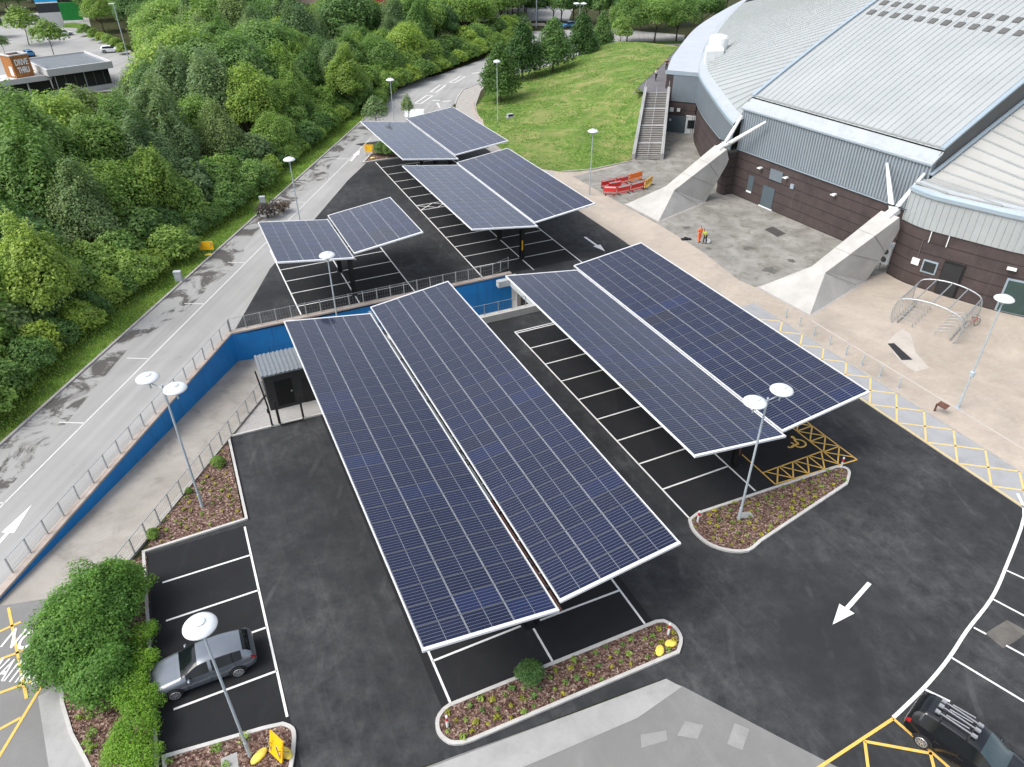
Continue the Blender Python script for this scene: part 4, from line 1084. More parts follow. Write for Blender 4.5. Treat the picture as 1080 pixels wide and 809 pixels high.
    ao = smooth_line(ao, 4); ai = smooth_line([G(x, y, 8.5) for x, y in ((739, 77), (739.6, 62), (743, 50), (752.7, 34), (764, 20), (778, 7), (789, 0))] + [G(789, 0, 8.5) + Vector((20, 30, 0))], 4)
    n = min(len(ao), len(ai)); m = MB()
    for i in range(n-1): m.add([ao[i], ai[i], ai[i+1], ao[i+1]], [(0,1,2,3)])
    apart(m, 'annex_roof', M['ring'])
    m = MB()
    for i in range(n-1): p, q = ao[i], ao[i+1]; m.add([(p.x,p.y,-.3), (p.x,p.y,8.45), (q.x,q.y,8.45), (q.x,q.y,-.3)], [(0,1,2,3)])
    apart(m, 'annex_wall', M['dark_grey'])
    a, b = ao[0], ai[0]; u = (b-a); u.z = 0; w = u.length; u.normalize(); nb = Vector((-u.y, u.x, 0))
    def pane(name, x0, x1, z0, z1, off, mat): 
        m = MB(); o = Vector((a.x, a.y, z0)) + u*x0 - nb*(off+.05); m.obox(o, u*(x1-x0), nb*.06, (0,0,z1-z0)); apart(m, name, mat)
    pane('annex_front_wall', 0, w, -.3, 8.0, .0, M['brick']); pane('annex_fascia', -.2, w, 8.0, 8.5, .12, M['fascia'])
    pane('annex_cladding', w*.22, w, 4.4, 7.95, .07, M['clad']); pane('service_door', w*.12, w*.95, 0, 2.4, .08, M['door_grey'])
    for x0, x1, z0, z1 in ((.22, .34, 2.9, 3.5), (.44, .54, 3.0, 3.5), (.24, .30, 1.6, 1.9)): pane('wall_notice', w*x0, w*x1, z0, z1, .16, M['steel_white'])
    # ---- doors, windows, fittings on the brick
    def on_front(name, t0, t1, z0, z1, mat, off=.05):
        m = MB(); m.obox(L(t0, -off, z0), AE*(t1-t0), AN*off*.9, (0,0,z1-z0)); return apart(m, name, mat)
    f = on_front('door', .35, 2.05, 0, 2.45, M['door_grey']); on_front('door_sill', .2, 2.2, 0, .12, M['steel_white'], .12)
    on_front('louvre_window', .95, 2.75, 3.35, 4.5, M['clad'], .10); on_front('notice_panel', -2.0, -1.2, 1.2, 2.9, M['door_grey'], .04); on_front('notice_strip', -2.05, -1.3, .95, 1.15, M['steel_white'], .06)
    for t, z in ((3.2, 4.1), (9.6, 4.2), (-.6, 4.1)):
        m = MB(); m.obox(L(t, -.42, z), AE*.34, AN*.42, (0,0,.16)); m.obox(L(t-.1, -.5, z+.02), AE*.5, AN*.12, (0,0,.08)); apart(m, 'wall_light', M['steel_white'])
    m = MB(); m.obox(L(4.05, -.12, 3.2), AE*.45, AN*.12, (0,0,.5)); apart(m, 'alarm_box', M['fascia'])
    def on_wing(name, tc, w, z0, z1, mat, off=.06):
        best = min(range(len(cur)-1), key=lambda i: abs(((cur[i]+cur[i+1])/2 - A0).dot(AE) - tc))
        d = (cur[best+1]-cur[best]).normalized(); n = Vector((d.y, -d.x, 0)); c = (cur[best]+cur[best+1])/2
        c = c + d*(tc - (c-A0).dot(AE))
        m = MB(); o = c - d*w/2 + n*.012; m.obox((o.x, o.y, z0), d*w, n*off, (0,0,z1-z0)); return apart(m, name, mat)
    on_wing('door_frame', 24.75, 1.75, 0, 3.15, M['black_steel'], .05); on_wing('door', 24.7, 1.5, .02, 2.95, M['dark_cabin'], .12)
    on_wing('window_frame', 22.9, 1.25, 1.55, 2.75, M['fascia'], .06); on_wing('window', 22.9, 1.0, 1.7, 2.6, M['dark_glass'], .10)
    on_wing('meter_box', 21.7, .65, 2.0, 2.6, M['steel_white'], .12); on_wing('conduit', 21.75, .06, 2.6, 4.4, M['dark_grey'], .06)
    on_wing('vent_pipe', 22.2, .07, 4.3, 5.3, M['steel_white'], .10); on_wing('vent_pipe', 23.6, .07, 4.3, 5.3, M['steel_white'], .10)
    on_wing('wall_light', 28.6, .7, 3.9, 4.05, M['steel_white'], .4)
    on_wing('glazed_door_frame', 29.9, 2.9, .1, 3.1, M['fascia'], .08); on_wing('glazed_door', 29.9, 2.6, .2, 2.95, M['green_glass'], .14)
M['green_glass'] = plain('green_glazing', (.03, .06, .055), .1, .1, 1, spec=.6)
arena()
def buttress(tc, df, dt, label, g):
    bt = thing('buttress', label, 'buttress', L(tc, df))
    a, b = L(tc-3.05, df), L(tc+3.05, df); r, l = L(tc+.95, dt-2.1), L(tc-.95, dt-2.1)
    dk = df + 3.8; zk = 2.15
    kl, kr = L(tc-.75, dk, zk), L(tc+.75, dk, zk); tl, tr = L(tc-.95, dt, 5.75), L(tc+.95, dt, 5.75)
    nl, nr = L(tc-.95, dt+.55, 4.55), L(tc+.95, dt+.55, 4.55); ml, mr = L(tc-.95, dt+.35, 3.9), L(tc+.95, dt+.35, 3.9)
    m = MB(); V = [a, b, kr, kl, tr, tl, nr, nl, mr, ml, r, l]
    for q in (a, b, r, l): q.z = -.05
    m.add(V, [(0,1,2,3), (3,2,4,5), (5,4,6,7), (7,6,8,9), (9,8,10,11), (1,10,2), (2,10,8), (2,8,4), (4,8,6), (0,3,11), (3,9,11), (3,5,9), (5,7,9), (0,11,10,1)])
    m.build('concrete_body', M['buttress'], bt, world=True)
    m = MB()                                                  # cast joints: thin dark recessed lines on the flank and ridge
    for f in (.33, .66):
        p0 = kr.lerp(tr, f); q0 = Vector(r).lerp(mr, .25+f*.6); n = AE*.012
        m.bar(p0 + n, q0 + n, .03, .03); p1 = kl.lerp(tl, f); m.bar(p0 + Vector((0,0,.01)), p1 + Vector((0,0,.01)), .03, .02)
    m.bar(kr + AE*.012, Vector(b).lerp(r, .8) + AE*.012 + Vector((0,0,.3)), .03, .03)
    m.build('cast_joint', M['forecourt'], bt, world=True)
    m = MB(); q = .12
    m.add([a - AE*.15 - AN*.15 + Vector((0,0,.06)), b + AE*.2 - AN*.15 + Vector((0,0,.06)), r + AE*.25 + Vector((0,0,.06)), l - AE*.25 + Vector((0,0,.06))], [(0,1,2,3)]); m.build('plinth', M['kerb_old'], bt, world=True)
    j = L(tc, dt+.3, 5.7); e1_, e2_ = L(14.6, -.35, 8.8), L(18.45, -.35, 8.95)
    if g: e1_, e2_ = L(tc-.2+.65, -.5, 9.1), L(tc+4.3, -.8, 9.3)
    m = MB(); m.bar(L(tc, dt-.5, 5.5), L(tc, dt+.75, 6.0), .75, .5); m.build('steel_node', M['steel_white'], bt, world=True)
    for e in (e1_, e2_):
        MB().tube([j, j.lerp(e, .5), e], [.27, .22, .13], 10).build('strut', M['steel_white'], bt, world=True, smooth=True)
    m = MB()
    for k in (-.9, -.5, .5, .9): m.bar(L(tc+k, dt+.2, 6.35), L(tc+k*.2, dt+.9, 6.3), .06, .06)
    m.bar(L(tc-.9, dt+.5, 6.35), L(tc+1.0, dt+.6, 6.35), .05, .05); m.build('spike_guard', M['black_steel'], bt, world=True)
buttress(-4.65, -13.15, -2.5, 'pale concrete buttress beside the red barriers and stairs', True)
buttress(18.4, -15.3, -3.5, 'pale concrete buttress in front of the wall air conditioner', False)
def pillar():
    t = thing('brick_pier', 'dark brick pier in the recess behind the farther buttress', 'pier', L(-5, -.9))
    m = MB(); m.obox(L(-5.6, -1.2, 0), AE*1.3, AN*1.2, (0,0,5.0)); m.build('shaft', M['brick'], t, world=True)
    m = MB(); m.obox(L(-5.65, -1.25, 5.0), AE*1.4, AN*1.25, (0,0,.15)); m.build('cap', M['dark_grey'], t, world=True)
pillar()
def aircon():
    p = L(19.1, -2.75, .8); t = thing('air_conditioner', 'white double-fan air conditioner beside the nearer buttress', 'air conditioner', p); t.scale = (1.25, 1.25, 1.15)
    m = MB(); m.obox(Vector((0,0,0)) - AE*.75, AE*.7, AN*1.2, (0,0,1.45)); m.build('case', M['steel_white'], t)
    for z in (.38, 1.05):
        q = MB(); c = -AE*.77 + AN*.55 + Vector((0,0,z)); k = 18
        q.add([c - AE*.02 + AN*.27*math.cos(2*math.pi*i/k) + Vector((0,0,.27*math.sin(2*math.pi*i/k))) for i in range(k)], [tuple(range(k))]); q.build('fan_grille', M['dark_grey'], t)
        q = MB(); q.add([-AN*.02 - AE*(.40 + .24*math.cos(2*math.pi*i/k)) + Vector((0,0,z + .24*math.sin(2*math.pi*i/k))) for i in range(k)], [tuple(range(k))]); q.build('fan_grille', M['dark_grey'], t)
    m = MB(); m.obox(-AE*.7 + AN*.1 + Vector((0,0,-.9)), AE*.1, AN*.1, (0,0,.9)); m.obox(-AE*.7 + AN*1.0 + Vector((0,0,-.9)), AE*.1, AN*.1, (0,0,.9)); m.build('bracket', M['steel'], t)
aircon()
def atm():
    p = G(727, 140.5); t = thing('ticket_machine', 'tall pale cabinet with a dark front panel by the annex door', 'cabinet', p, -.12)
    MB().box(-.75, .75, -.5, .5, 0, 2.5).build('body', M['steel_white'], t)
    MB().box(-.5, .5, -.53, -.50, .8, 2.0).build('front_panel', M['dark_glass'], t)
    MB().box(-.8, .8, -.55, .55, 2.5, 2.62).build('top', M['steel_white'], t)
    MB().box(-.8, .8, -.6, .55, 0, .15).build('plinth', M['grey_box'], t)
atm()
# ================================================================ STAIRS AND LAWN
ZP = 6.0
def stairs():
    a, b = G(669.5, 168.3), G(696, 168.3); c, d = G(682, 97.3, ZP), G(703.5, 97.3, ZP)
    t = thing('staircase', 'grey concrete staircase climbing beside the lawn to the upper walkway', 'staircase', a)
    def P(u, f, z): p = (a.lerp(b, u)).lerp(c.lerp(d, u), f); return Vector((p.x, p.y, z))
    fl = 4; risers = 9; zz = 0; f = 0; H = ZP/(fl*risers)
    Ltot = 1.0; land = .055; tread = (1 - land*(fl-1))/(fl*risers)
    tr = MB(); la = MB()
    for k in range(fl):
        for i in range(risers):
            z1 = zz + H; f1 = f + tread
            A, B, C, D = P(0, f, zz), P(1, f, zz), P(1, f, z1), P(0, f, z1)
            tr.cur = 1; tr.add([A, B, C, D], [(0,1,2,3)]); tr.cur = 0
            tr.add([P(0, f, z1), P(1, f, z1), P(1, f1, z1), P(0, f1, z1)], [(0,1,2,3)])
            zz, f = z1, f1
        if k < fl-1:
            la.add([P(0, f, zz), P(1, f, zz), P(1, f+land, zz), P(0, f+land, zz)], [(0,1,2,3)]); f += land
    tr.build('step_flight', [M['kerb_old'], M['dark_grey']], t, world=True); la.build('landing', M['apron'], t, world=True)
    for u0, u1 in ((-.13, 0.0), (1.0, 1.13)):
        m = MB(); N = 12
        for i in range(N):
            f0, f1 = i/N, (i+1)/N; z0, z1 = ZP*f0+.75, ZP*f1+.75
            V = [P(u0, f0, -.2), P(u1, f0, -.2), P(u1, f0, z0), P(u0, f0, z0), P(u0, f1, -.2), P(u1, f1, -.2), P(u1, f1, z1), P(u0, f1, z1)]
            m.add(V, [(3,2,6,7), (0,3,7,4), (1,5,6,2), (0,1,2,3)])
        m.build('side_wall', M['apron'], t, world=True)
    for u in (-.065, .5, 1.065):
        m = MB(); zo = .8 if u != .5 else .05
        pts = [P(u, i/12, ZP*i/12 + zo + .75) for i in range(13)]; m.tube(pts, .03, 6)
        for i in range(0, 13, 3): m.tube([P(u, i/12, ZP*i/12 + zo - .1), P(u, i/12, ZP*i/12 + zo + .75)], .025, 6)
        m.build('handrail', M['steel'], t, world=True)
    # upper walkway
    m = MB(); e = [G(668, 98, ZP), G(682, 97.3, ZP), G(703.5, 97.3, ZP), G(706, 74, ZP), G(716, 52, ZP), G(724, 45, ZP), G(718, 46, ZP), G(703, 62.5, ZP), G(694, 72, ZP), G(684, 81, ZP), G(675, 89, ZP)]
    o = m.poly(e).build('walkway', M['stone_walk']); tag(o, 'grey upper walkway at the head of the stairs', kind='structure')
    return P
M['stone_walk'] = concrete('walkway_tarmac', (.115, .112, .12), (.165, .16, .165), .5, .2)
PST = stairs()
def lawn():
    B = [G(x, y, 0) for x, y in ((502, 113), (504, 120), (508, 127), (514, 139), (522, 152), (536, 163), (552, 171.5), (570, 178), (590, 181), (610, 181), (628, 178), (648, 174), (667, 169))]
    T = [G(x, y, z) for x, y, z in ((514, 99, .1), (519, 97, .2), (527, 93, .5), (540, 86.5, .8), (553, 82, 1.0), (568, 78, 1.2), (584, 74, 1.4), (600, 70, 1.7), (614, 66, 2.0), (632, 60, 2.4), (650, 55, 3.2), (680, 52, 4.6), (716, 49, 6.0))]
    N = 26; M_ = len(B); rows = []
    edge = [(668, 168, 0), (670, 155, 1.2), (673, 140, 2.4), (676, 120, 4.1), (680, 99, 6.0), (670, 97.5, 6.0), (676, 89, 6.0), (685, 81, 6.02), (695, 71.5, 6.02), (704, 62, 6.02), (716, 49, 6.0)]
    Eg = smooth_line([G(*q) for q in edge], 3)
    vs = []
    rnd = random.Random(3)
    for j in range(N+1):
        v = j/N
        for i in range(M_):
            u = i/(M_-1); p = B[i].lerp(T[i], v)
            lin = T[i].z*v; s = u**2.2
            z = lin*(1-s) + s*min(6.0, 6.0*v/.42)
            z = max(z, T[i].z*v*.9)
            pp = Vector((p.x, p.y, z + .05 + (rnd.random()*.08 if 0 < j < N else 0)))
            if i == M_-1:
                e = Eg[min(len(Eg)-1, int(v*(len(Eg)-1)+.5))]; pp = Vector((e.x, e.y, e.z+.04))
            vs.append(pp)
    m = MB(); m.add(vs, [(j*M_+i, j*M_+i+1, (j+1)*M_+i+1, (j+1)*M_+i) for j in range(N) for i in range(M_-1)])
    # skirt behind the crest
    sk = [Vector((t.x+2, t.y+14, -.1)) for t in T]; m.add(list(T) + sk, [(i, i+1, M_+i+1, M_+i) for i in range(M_-1)])
    o = m.build('lawn', M['lawn'], smooth=True); tag(o, 'sloping mown lawn rising to the upper walkway', kind='structure')
    return B, T
LB, LT = lawn()
def lawn_z(p):
    best = None
    dg = bpy.data.objects['lawn']; 
    r = dg.ray_cast(Vector((p[0], p[1], 60)), Vector((0, 0, -1)))
    return r[1].z if r[0] else 0.0
# strip of grass and verge beyond the far road
sheet('far_verge', [G(647, 49.5), G(723, 46), G(723, 43), G(650, 44)], .03, M['verge'], 'thin strip of grass between the two far roads')
sheet('sandy_verge', [G(533, 27.5), G(576, 27.5), G(574, 24.5), G(536, 24.5)], .06, M['paving'], 'sandy strip beside the far road')
sheet('far_car_park', [G(505, 23), G(600, 22), G(610, -8), G(480, -8)], .03, M['old_road'], 'pale car park beyond the far hedge')
M['fence_dark'] = plain('dark_railing', (.05, .045, .04), .7, .2, 1)
fence('dark low railing along the far main road', [G(528, 32.5), G(606, 30.5)], .8, 14, wires=.5, mat='fence_dark')
# litter of small stones and a floodlight on the lawn edge
def flood():
    p = G(538, 130); p.z = lawn_z(p); t = thing('ground_floodlight', 'small grey floodlight box on the lawn beside the lamp', 'floodlight', p, .4)
    MB().box(-.45, .45, -.28, .28, .15, .55).build('housing', M['grey_box'], t); MB().box(-.38, .38, -.30, -.28, .2, .5).build('lens', M['dark_glass'], t)
    MB().box(-.6, .6, -.5, .5, -.1, .12).build('plinth', M['apron'], t)
flood()
# ================================================================ BARRIERS
M['bar_red'] = plain('red_plastic', (.62, .035, .028), .45, .08, 3); M['bar_orange'] = plain('orange_plastic', (.80, .19, .03), .45, .08, 3); M['bar_yellow'] = plain('yellow_plastic', (.74, .46, .06), .5, .1, 3)
def barrier(a, b, mat, label):
    a, b = G(*a), G(*b); d = b - a; w = d.length; t = thing('plastic_barrier', label, 'barrier', (a+b)/2, math.atan2(d.y, d.x), 'plastic pedestrian barriers')
    m = MB(); x0, x1 = -w/2+.03, w/2-.03
    for z in (.12, .42, .88): m.box(x0, x1, -.03, .03, z, z + (.16 if z > .8 else .08))
    m.box(x0, x0+.08, -.03, .03, .12, 1.02); m.box(x1-.08, x1, -.03, .03, .12, 1.02)
    k = x0 + .2
    while k < x1-.15: m.box(k, k+.05, -.02, .02, .2, .9); k += .17
    m.box(x0+.08, x1-.08, -.025, .025, .5, .84)
    m.build('panel', M[mat], t)
    MB().box(x0+.1, x1-.1, -.034, -.030, .88, 1.02).build('reflective_strip', M['white_trim'] if mat == 'bar_red' else M['bar_orange'], t)
    for x in (x0+.25, x1-.25): MB().box(x-.06, x+.06, -.34, .34, .0, .09).build('foot', M['fence_dark'], t)
barrier((633.5, 199.5), (648.5, 196.5), 'bar_red', 'red barrier at the lawn side of the back row, by the lamp')
barrier((649, 196.2), (662.5, 193), 'bar_red', 'red barrier in the middle of the back row')
barrier((663, 192.8), (677, 189), 'bar_orange', 'orange barrier ending the back row')
barrier((636, 205.5), (650, 206), 'bar_red', 'red barrier at the lamp end of the front row')
barrier((650.5, 206), (664.5, 203), 'bar_red', 'second red barrier of the front row, lamp end first')
barrier((665, 202.8), (679, 199), 'bar_red', 'red barrier next to the yellow one')
barrier((679.5, 200), (687.5, 194), 'bar_yellow', 'yellow barrier closing the end of the stack')
barrier((641, 201.5), (655, 199), 'bar_red', 'red barrier standing between the front and back rows')
# ================================================================ CYCLE SHELTER
def shelter():
    FL, FR, BL = Vector((31.75, 52.8, 0)), Vector((35.25, 49.35, 0)), Vector((35.2, 56.35, 0)); t = thing('cycle_shelter', 'arched cycle shelter of grey tube with clear sides', 'cycle shelter', FL)
    wv = FR - FL; dv = BL - FL
    PR = [(.02, 0), (-.02, .4), (-.035, .9), (-.03, 1.4), (-.015, 1.8), (.01, 2.1), (.05, 2.3), (.13, 2.46), (.25, 2.6), (.37, 2.68), (.5, 2.71)]
    PR = PR + [(1-x, z) for x, z in PR[-2::-1]]
    def arch(f, i): p = FL + wv*PR[i][0] + dv*f; return Vector((p.x, p.y, PR[i][1]))
    us = range(len(PR))
    for f in (0, 1):
        m = MB(); m.tube([arch(f, u) for u in us], .055, 6); m.build('hoop_frame', M['steel'], t, world=True)
    for u in (5, 8, 10, 12, 15): MB().tube([arch(0, u), arch(1, u)], .05, 6).build('roof_bar', M['steel'], t, world=True)
    for us2 in (list(us)[:6], list(us)[-6:]):
        m = MB()
        for a, b in zip(us2, us2[1:]): m.add([arch(0, a), arch(1, a), arch(1, b), arch(0, b)], [(0,1,2,3)])
        m.build('clear_panel', M['clear'], t, world=True)
        m = MB()
        for k in range(9): m.tube([arch(k/8, u) for u in us2], .018, 5)
        m.build('side_rib_frame', M['steel'], t, world=True)
    wn = wv.normalized()
    for side in (0, 1):
        r = thing('cycle_rack', ('row of cycle racks on the side towards the buttress' if side == 0 else 'row of cycle racks on the side towards the lamp'), 'cycle rack', (FL + wv*(.08 if side == 0 else .92)))
        s = 1 if side == 0 else -1
        for k in range(7):
            p = dv*(.06 + k*.14)
            MB().tube([p, p + Vector((0,0,.5)), p + wn*s*.35 + Vector((0,0,.72)), p + wn*s*1.15 + Vector((0,0,.42)), p + wn*s*1.2 + Vector((0,0,.06))], .032, 6).build('rack_hoop', M['steel'], r)
        MB().bar(dv*.04 + Vector((0,0,.1)), dv*.92 + Vector((0,0,.1)), .06, .06).build('base_rail', M['steel'], r)
def clear():
    m = bpy.data.materials.new('clear_polycarbonate'); m.use_nodes = True; n = m.node_tree.nodes; l = m.node_tree.links
    tr = n.new('ShaderNodeBsdfTransparent'); mx = n.new('ShaderNodeMixShader'); mx.inputs[0].default_value = .28
    b = n['Principled BSDF']; b.inputs['Base Color'].default_value = (.42, .45, .43, 1); b.inputs['Roughness'].default_value = .25
    l.new(tr.outputs[0], mx.inputs[1]); l.new(b.outputs[0], mx.inputs[2]); l.new(mx.outputs[0], n['Material Output'].inputs[0]); return m
M['clear'] = clear()
shelter()
def bike(p, rot, label):
    t = thing('bicycle', label, 'bicycle', p, rot)
    for x in (-.52, .52):
        m = MB(); k = 20; m.tube([(x + .33*math.cos(2*math.pi*i/k), 0, .34 + .33*math.sin(2*math.pi*i/k)) for i in range(k+1)], .022, 5, False)
        for a in (0, 1.05, 2.1): m.bar((x - .3*math.cos(a), 0, .34 - .3*math.sin(a)), (x + .3*math.cos(a), 0, .34 + .3*math.sin(a)), .006, .006)
        m.build('wheel', M['black_steel'], t)
    f = MB(); A, B, C, D = (-.52, 0, .34), (-.12, 0, .30), (-.2, 0, .82), (.36, 0, .84)
    for p_, q_ in ((A, B), (A, C), (B, C), (B, D), (C, D), (D, (.52, 0, .34))): f.tube([p_, q_], .02, 6)
    f.build('frame', M['bar_red'], t)
    MB().box(-.36, -.1, -.06, .06, .9, .95).build('saddle', M['black_steel'], t)
    MB().tube([(.30, -.28, .98), (.38, 0, 1.0), (.30, .28, .98)], .016, 6).build('handlebar', M['black_steel'], t)
    MB().tube([(-.12, -.09, .30), (-.12, .09, .30)], .05, 6).build('crank', M['steel'], t)
bike(G(1024, 344.5), math.radians(20), 'parked bicycle in the racks of the cycle shelter')
# ================================================================ PEOPLE
M['skin'] = plain('skin', (.45, .27, .19), .6, .06, 4)
def cloth(name, c): M[name] = plain(name, c, .85, .15, 6)
cloth('hi_vis_orange', (.80, .13, .03)); cloth('hi_vis_yellow', (.45, .62, .05)); cloth('white_cotton', (.62, .62, .62)); cloth('dark_cloth', (.014, .015, .018)); cloth('hair_brown', (.03, .02, .013)); cloth('navy_cloth', (.02, .025, .04))
def skin_obj(name, verts, edges, rad, mat, parent, loc=None, rot=0, sub=1):
    me = bpy.data.meshes.new(name); me.from_pydata(verts, edges, []); me.materials.append(mat)
    o = bpy.data.objects.new(name, me); COL.objects.link(o); o.parent = parent
    if loc is not None: o.location = loc; o.rotation_euler = (0, 0, rot)
    o.modifiers.new('skin', 'SKIN'); sv = me.skin_vertices[0].data
    for i, r in enumerate(rad): sv[i].radius = (r, r) if not hasattr(r, '__len__') else r
    sv[0].use_root = True
    if sub: o.modifiers.new('sub', 'SUBSURF').levels = sub; o.modifiers['sub'].render_levels = sub
    return o
def person(p, rot, label, top, legs, h=1.75, stride=.12, bend=0.0, arms=(.0, .0), shoes='dark_cloth', vest=None):
    k = h/1.75; S3 = lambda v: (v[0]*k, v[1]*k, v[2]*k)
    b = bend
    V = [(0,0,.95), (0,.02+b*.3,1.15), (0,.02+b*.6,1.38), (0,.03+b*.75,1.50), (0,.05+b*.8,1.57), (0,.06+b*.85,1.67),
         (.18,.01+b*.6,1.40), (.24,.02+b*.5,1.13), (.24,.14+arms[0]+b*.5,.92+arms[0]*.8), (-.18,.01+b*.6,1.40), (-.24,.02+b*.5,1.13), (-.24,.14+arms[1]+b*.5,.92+arms[1]*.8),
         (.09,0,.90), (.10,stride*.6,.48), (.10,stride,.08), (.10,stride+.14,.03), (-.09,0,.90), (-.10,-stride*.3,.48), (-.10,-stride,.08), (-.10,-stride+.14,.03)]
    E = [(0,1),(1,2),(2,3),(3,4),(4,5),(2,6),(6,7),(7,8),(2,9),(9,10),(10,11),(0,12),(12,13),(13,14),(14,15),(0,16),(16,17),(17,18),(18,19)]
    R = [.13,.12,.14,.055,.085,.10,.06,.045,.035,.06,.045,.035,.085,.06,.042,.04,.085,.06,.042,.04]
    o = skin_obj('person', [S3(v) for v in V], E, [r*k for r in R], M['skin'], None, p, rot)
    tag(o, label, 'person')
    def part(name, idx, grow, mat):
        mp = {q: i for i, q in enumerate(idx)}
        return skin_obj(name, [S3(V[q]) for q in idx], [(mp[a], mp[b_]) for a, b_ in E if a in mp and b_ in mp], [R[q]*k + grow for q in idx], mat, o)
    part('jacket', [0,1,2,6,7,9,10], .022, M[top]); part('trousers', [0,12,13,14,16,17,18], .014, M[legs]); 
    skin_obj('hair', [S3((V[5][0], V[5][1]-.02, 1.70)), S3((V[5][0], V[5][1]-.05, 1.63))], [(0,1)], [.095*k, .085*k], M['hair_brown'], o)
    for i in (14, 18): skin_obj('boot', [S3((V[i][0], V[i][1]-.03, .05)), S3((V[i+1][0], V[i+1][1]+.03, .04))], [(0,1)], [.055*k, .05*k], M[shoes], o)
    if vest: part('vest_band', [1, 2], .03, M[vest])
    return o
person(G(737, 255.5), math.radians(200), 'person in orange work clothes standing beside the bending one', 'hi_vis_orange', 'hi_vis_orange', 1.8, .06)
person(G(743, 257), math.radians(120), 'person in a yellow vest and dark trousers bending over a bag', 'hi_vis_yellow', 'dark_cloth', 1.75, .12, .35)
m = MB(); m.lathe([(.12, 0), (.32, .06), (.34, .25), (.2, .4), (.05, .45)], 12); o = m.build('white_sack', M['white_cotton'], smooth=True); o.location = G(746, 256); tag(o, 'white plastic sack on the tarmac by the two workers', 'sack')
person(Vector((*G(702.5, 74, ZP).xy, ZP)), math.radians(170), 'person all in black walking along the upper walkway', 'dark_cloth', 'dark_cloth', 1.8, .15)
person(Vector((*G(691.5, 85, ZP).xy, ZP)), math.radians(30), 'person in a white top and dark trousers near the stair head', 'white_cotton', 'dark_cloth', 1.72, .12)
m = MB(); m.obox((-.5,-.2,0), (1.0,.1,0), (-.05,.4,0), (0,0,.12)); m.lathe([(.1, .1), (.25, .16), (.2, .26), (.05, .3)], 10, (-.1, 0, 0)); o = m.build('dark_tarpaulin', M['dark_cloth']); o.location = G(724, 253); tag(o, 'crumpled dark tarpaulin lying near the two workers', 'tarpaulin')
# ================================================================ CARS
def paint(name, col, rough=.28, metal=.5):
    t = NT(name); m = t.out(col, rough, .5, metal); t.b.inputs['Coat Weight'].default_value = .5; t.b.inputs['Coat Roughness'].default_value = .06; return m
M['paint_silver'] = paint('silver_grey_paint', (.16, .18, .205), .30, .5)
M['paint_black'] = paint('black_paint', (.010, .011, .013), .25, .2)
M['paint_white'] = paint('white_paint_car', (.75, .76, .76), .3, 0)
M['paint_blue'] = paint('blue_paint_car', (.06, .20, .40), .3, .3)
M['paint_grey'] = paint('grey_paint_car', (.35, .36, .37), .3, .5)
M['car_glass'] = plain('car_glass', (.006, .008, .009), .08, .05, 1, spec=.35)
M['screen_glass'] = plain('reflection_tinted_glass', (.035, .055, .06), .04, .05, 1, spec=.7)  # pale teal reflection on the windscreen is put into the glass colour
M['tyre'] = plain('tyre_rubber', (.014, .014, .014), .85, .1, 3)
M['alloy'] = plain('alloy_rim', (.42, .43, .44), .35, .05, 2, metal=.6)
M['tail_red'] = plain('red_lamp_lens', (.30, .012, .015), .2, .05, 2)
M['head_clear'] = plain('clear_lamp_lens', (.55, .58, .60), .12, .05, 2)
M['trim_black'] = plain('black_plastic_trim', (.02, .02, .021), .6, .1, 2)
def catmull(rows, sub):
    out = []
    for i in range(len(rows)-1):
        p0, p1, p2, p3 = rows[max(i-1,0)], rows[i], rows[i+1], rows[min(i+2, len(rows)-1)]
        for k in range(sub):
            t = k/sub
            out.append(tuple(.5*((2*b) + (c-a)*t + (2*a-5*b+4*c-d)*t*t + (3*b-a-3*c+d)*t**3) for a, b, c, d in zip(p0, p1, p2, p3)))
    out.append(rows[-1]); return out
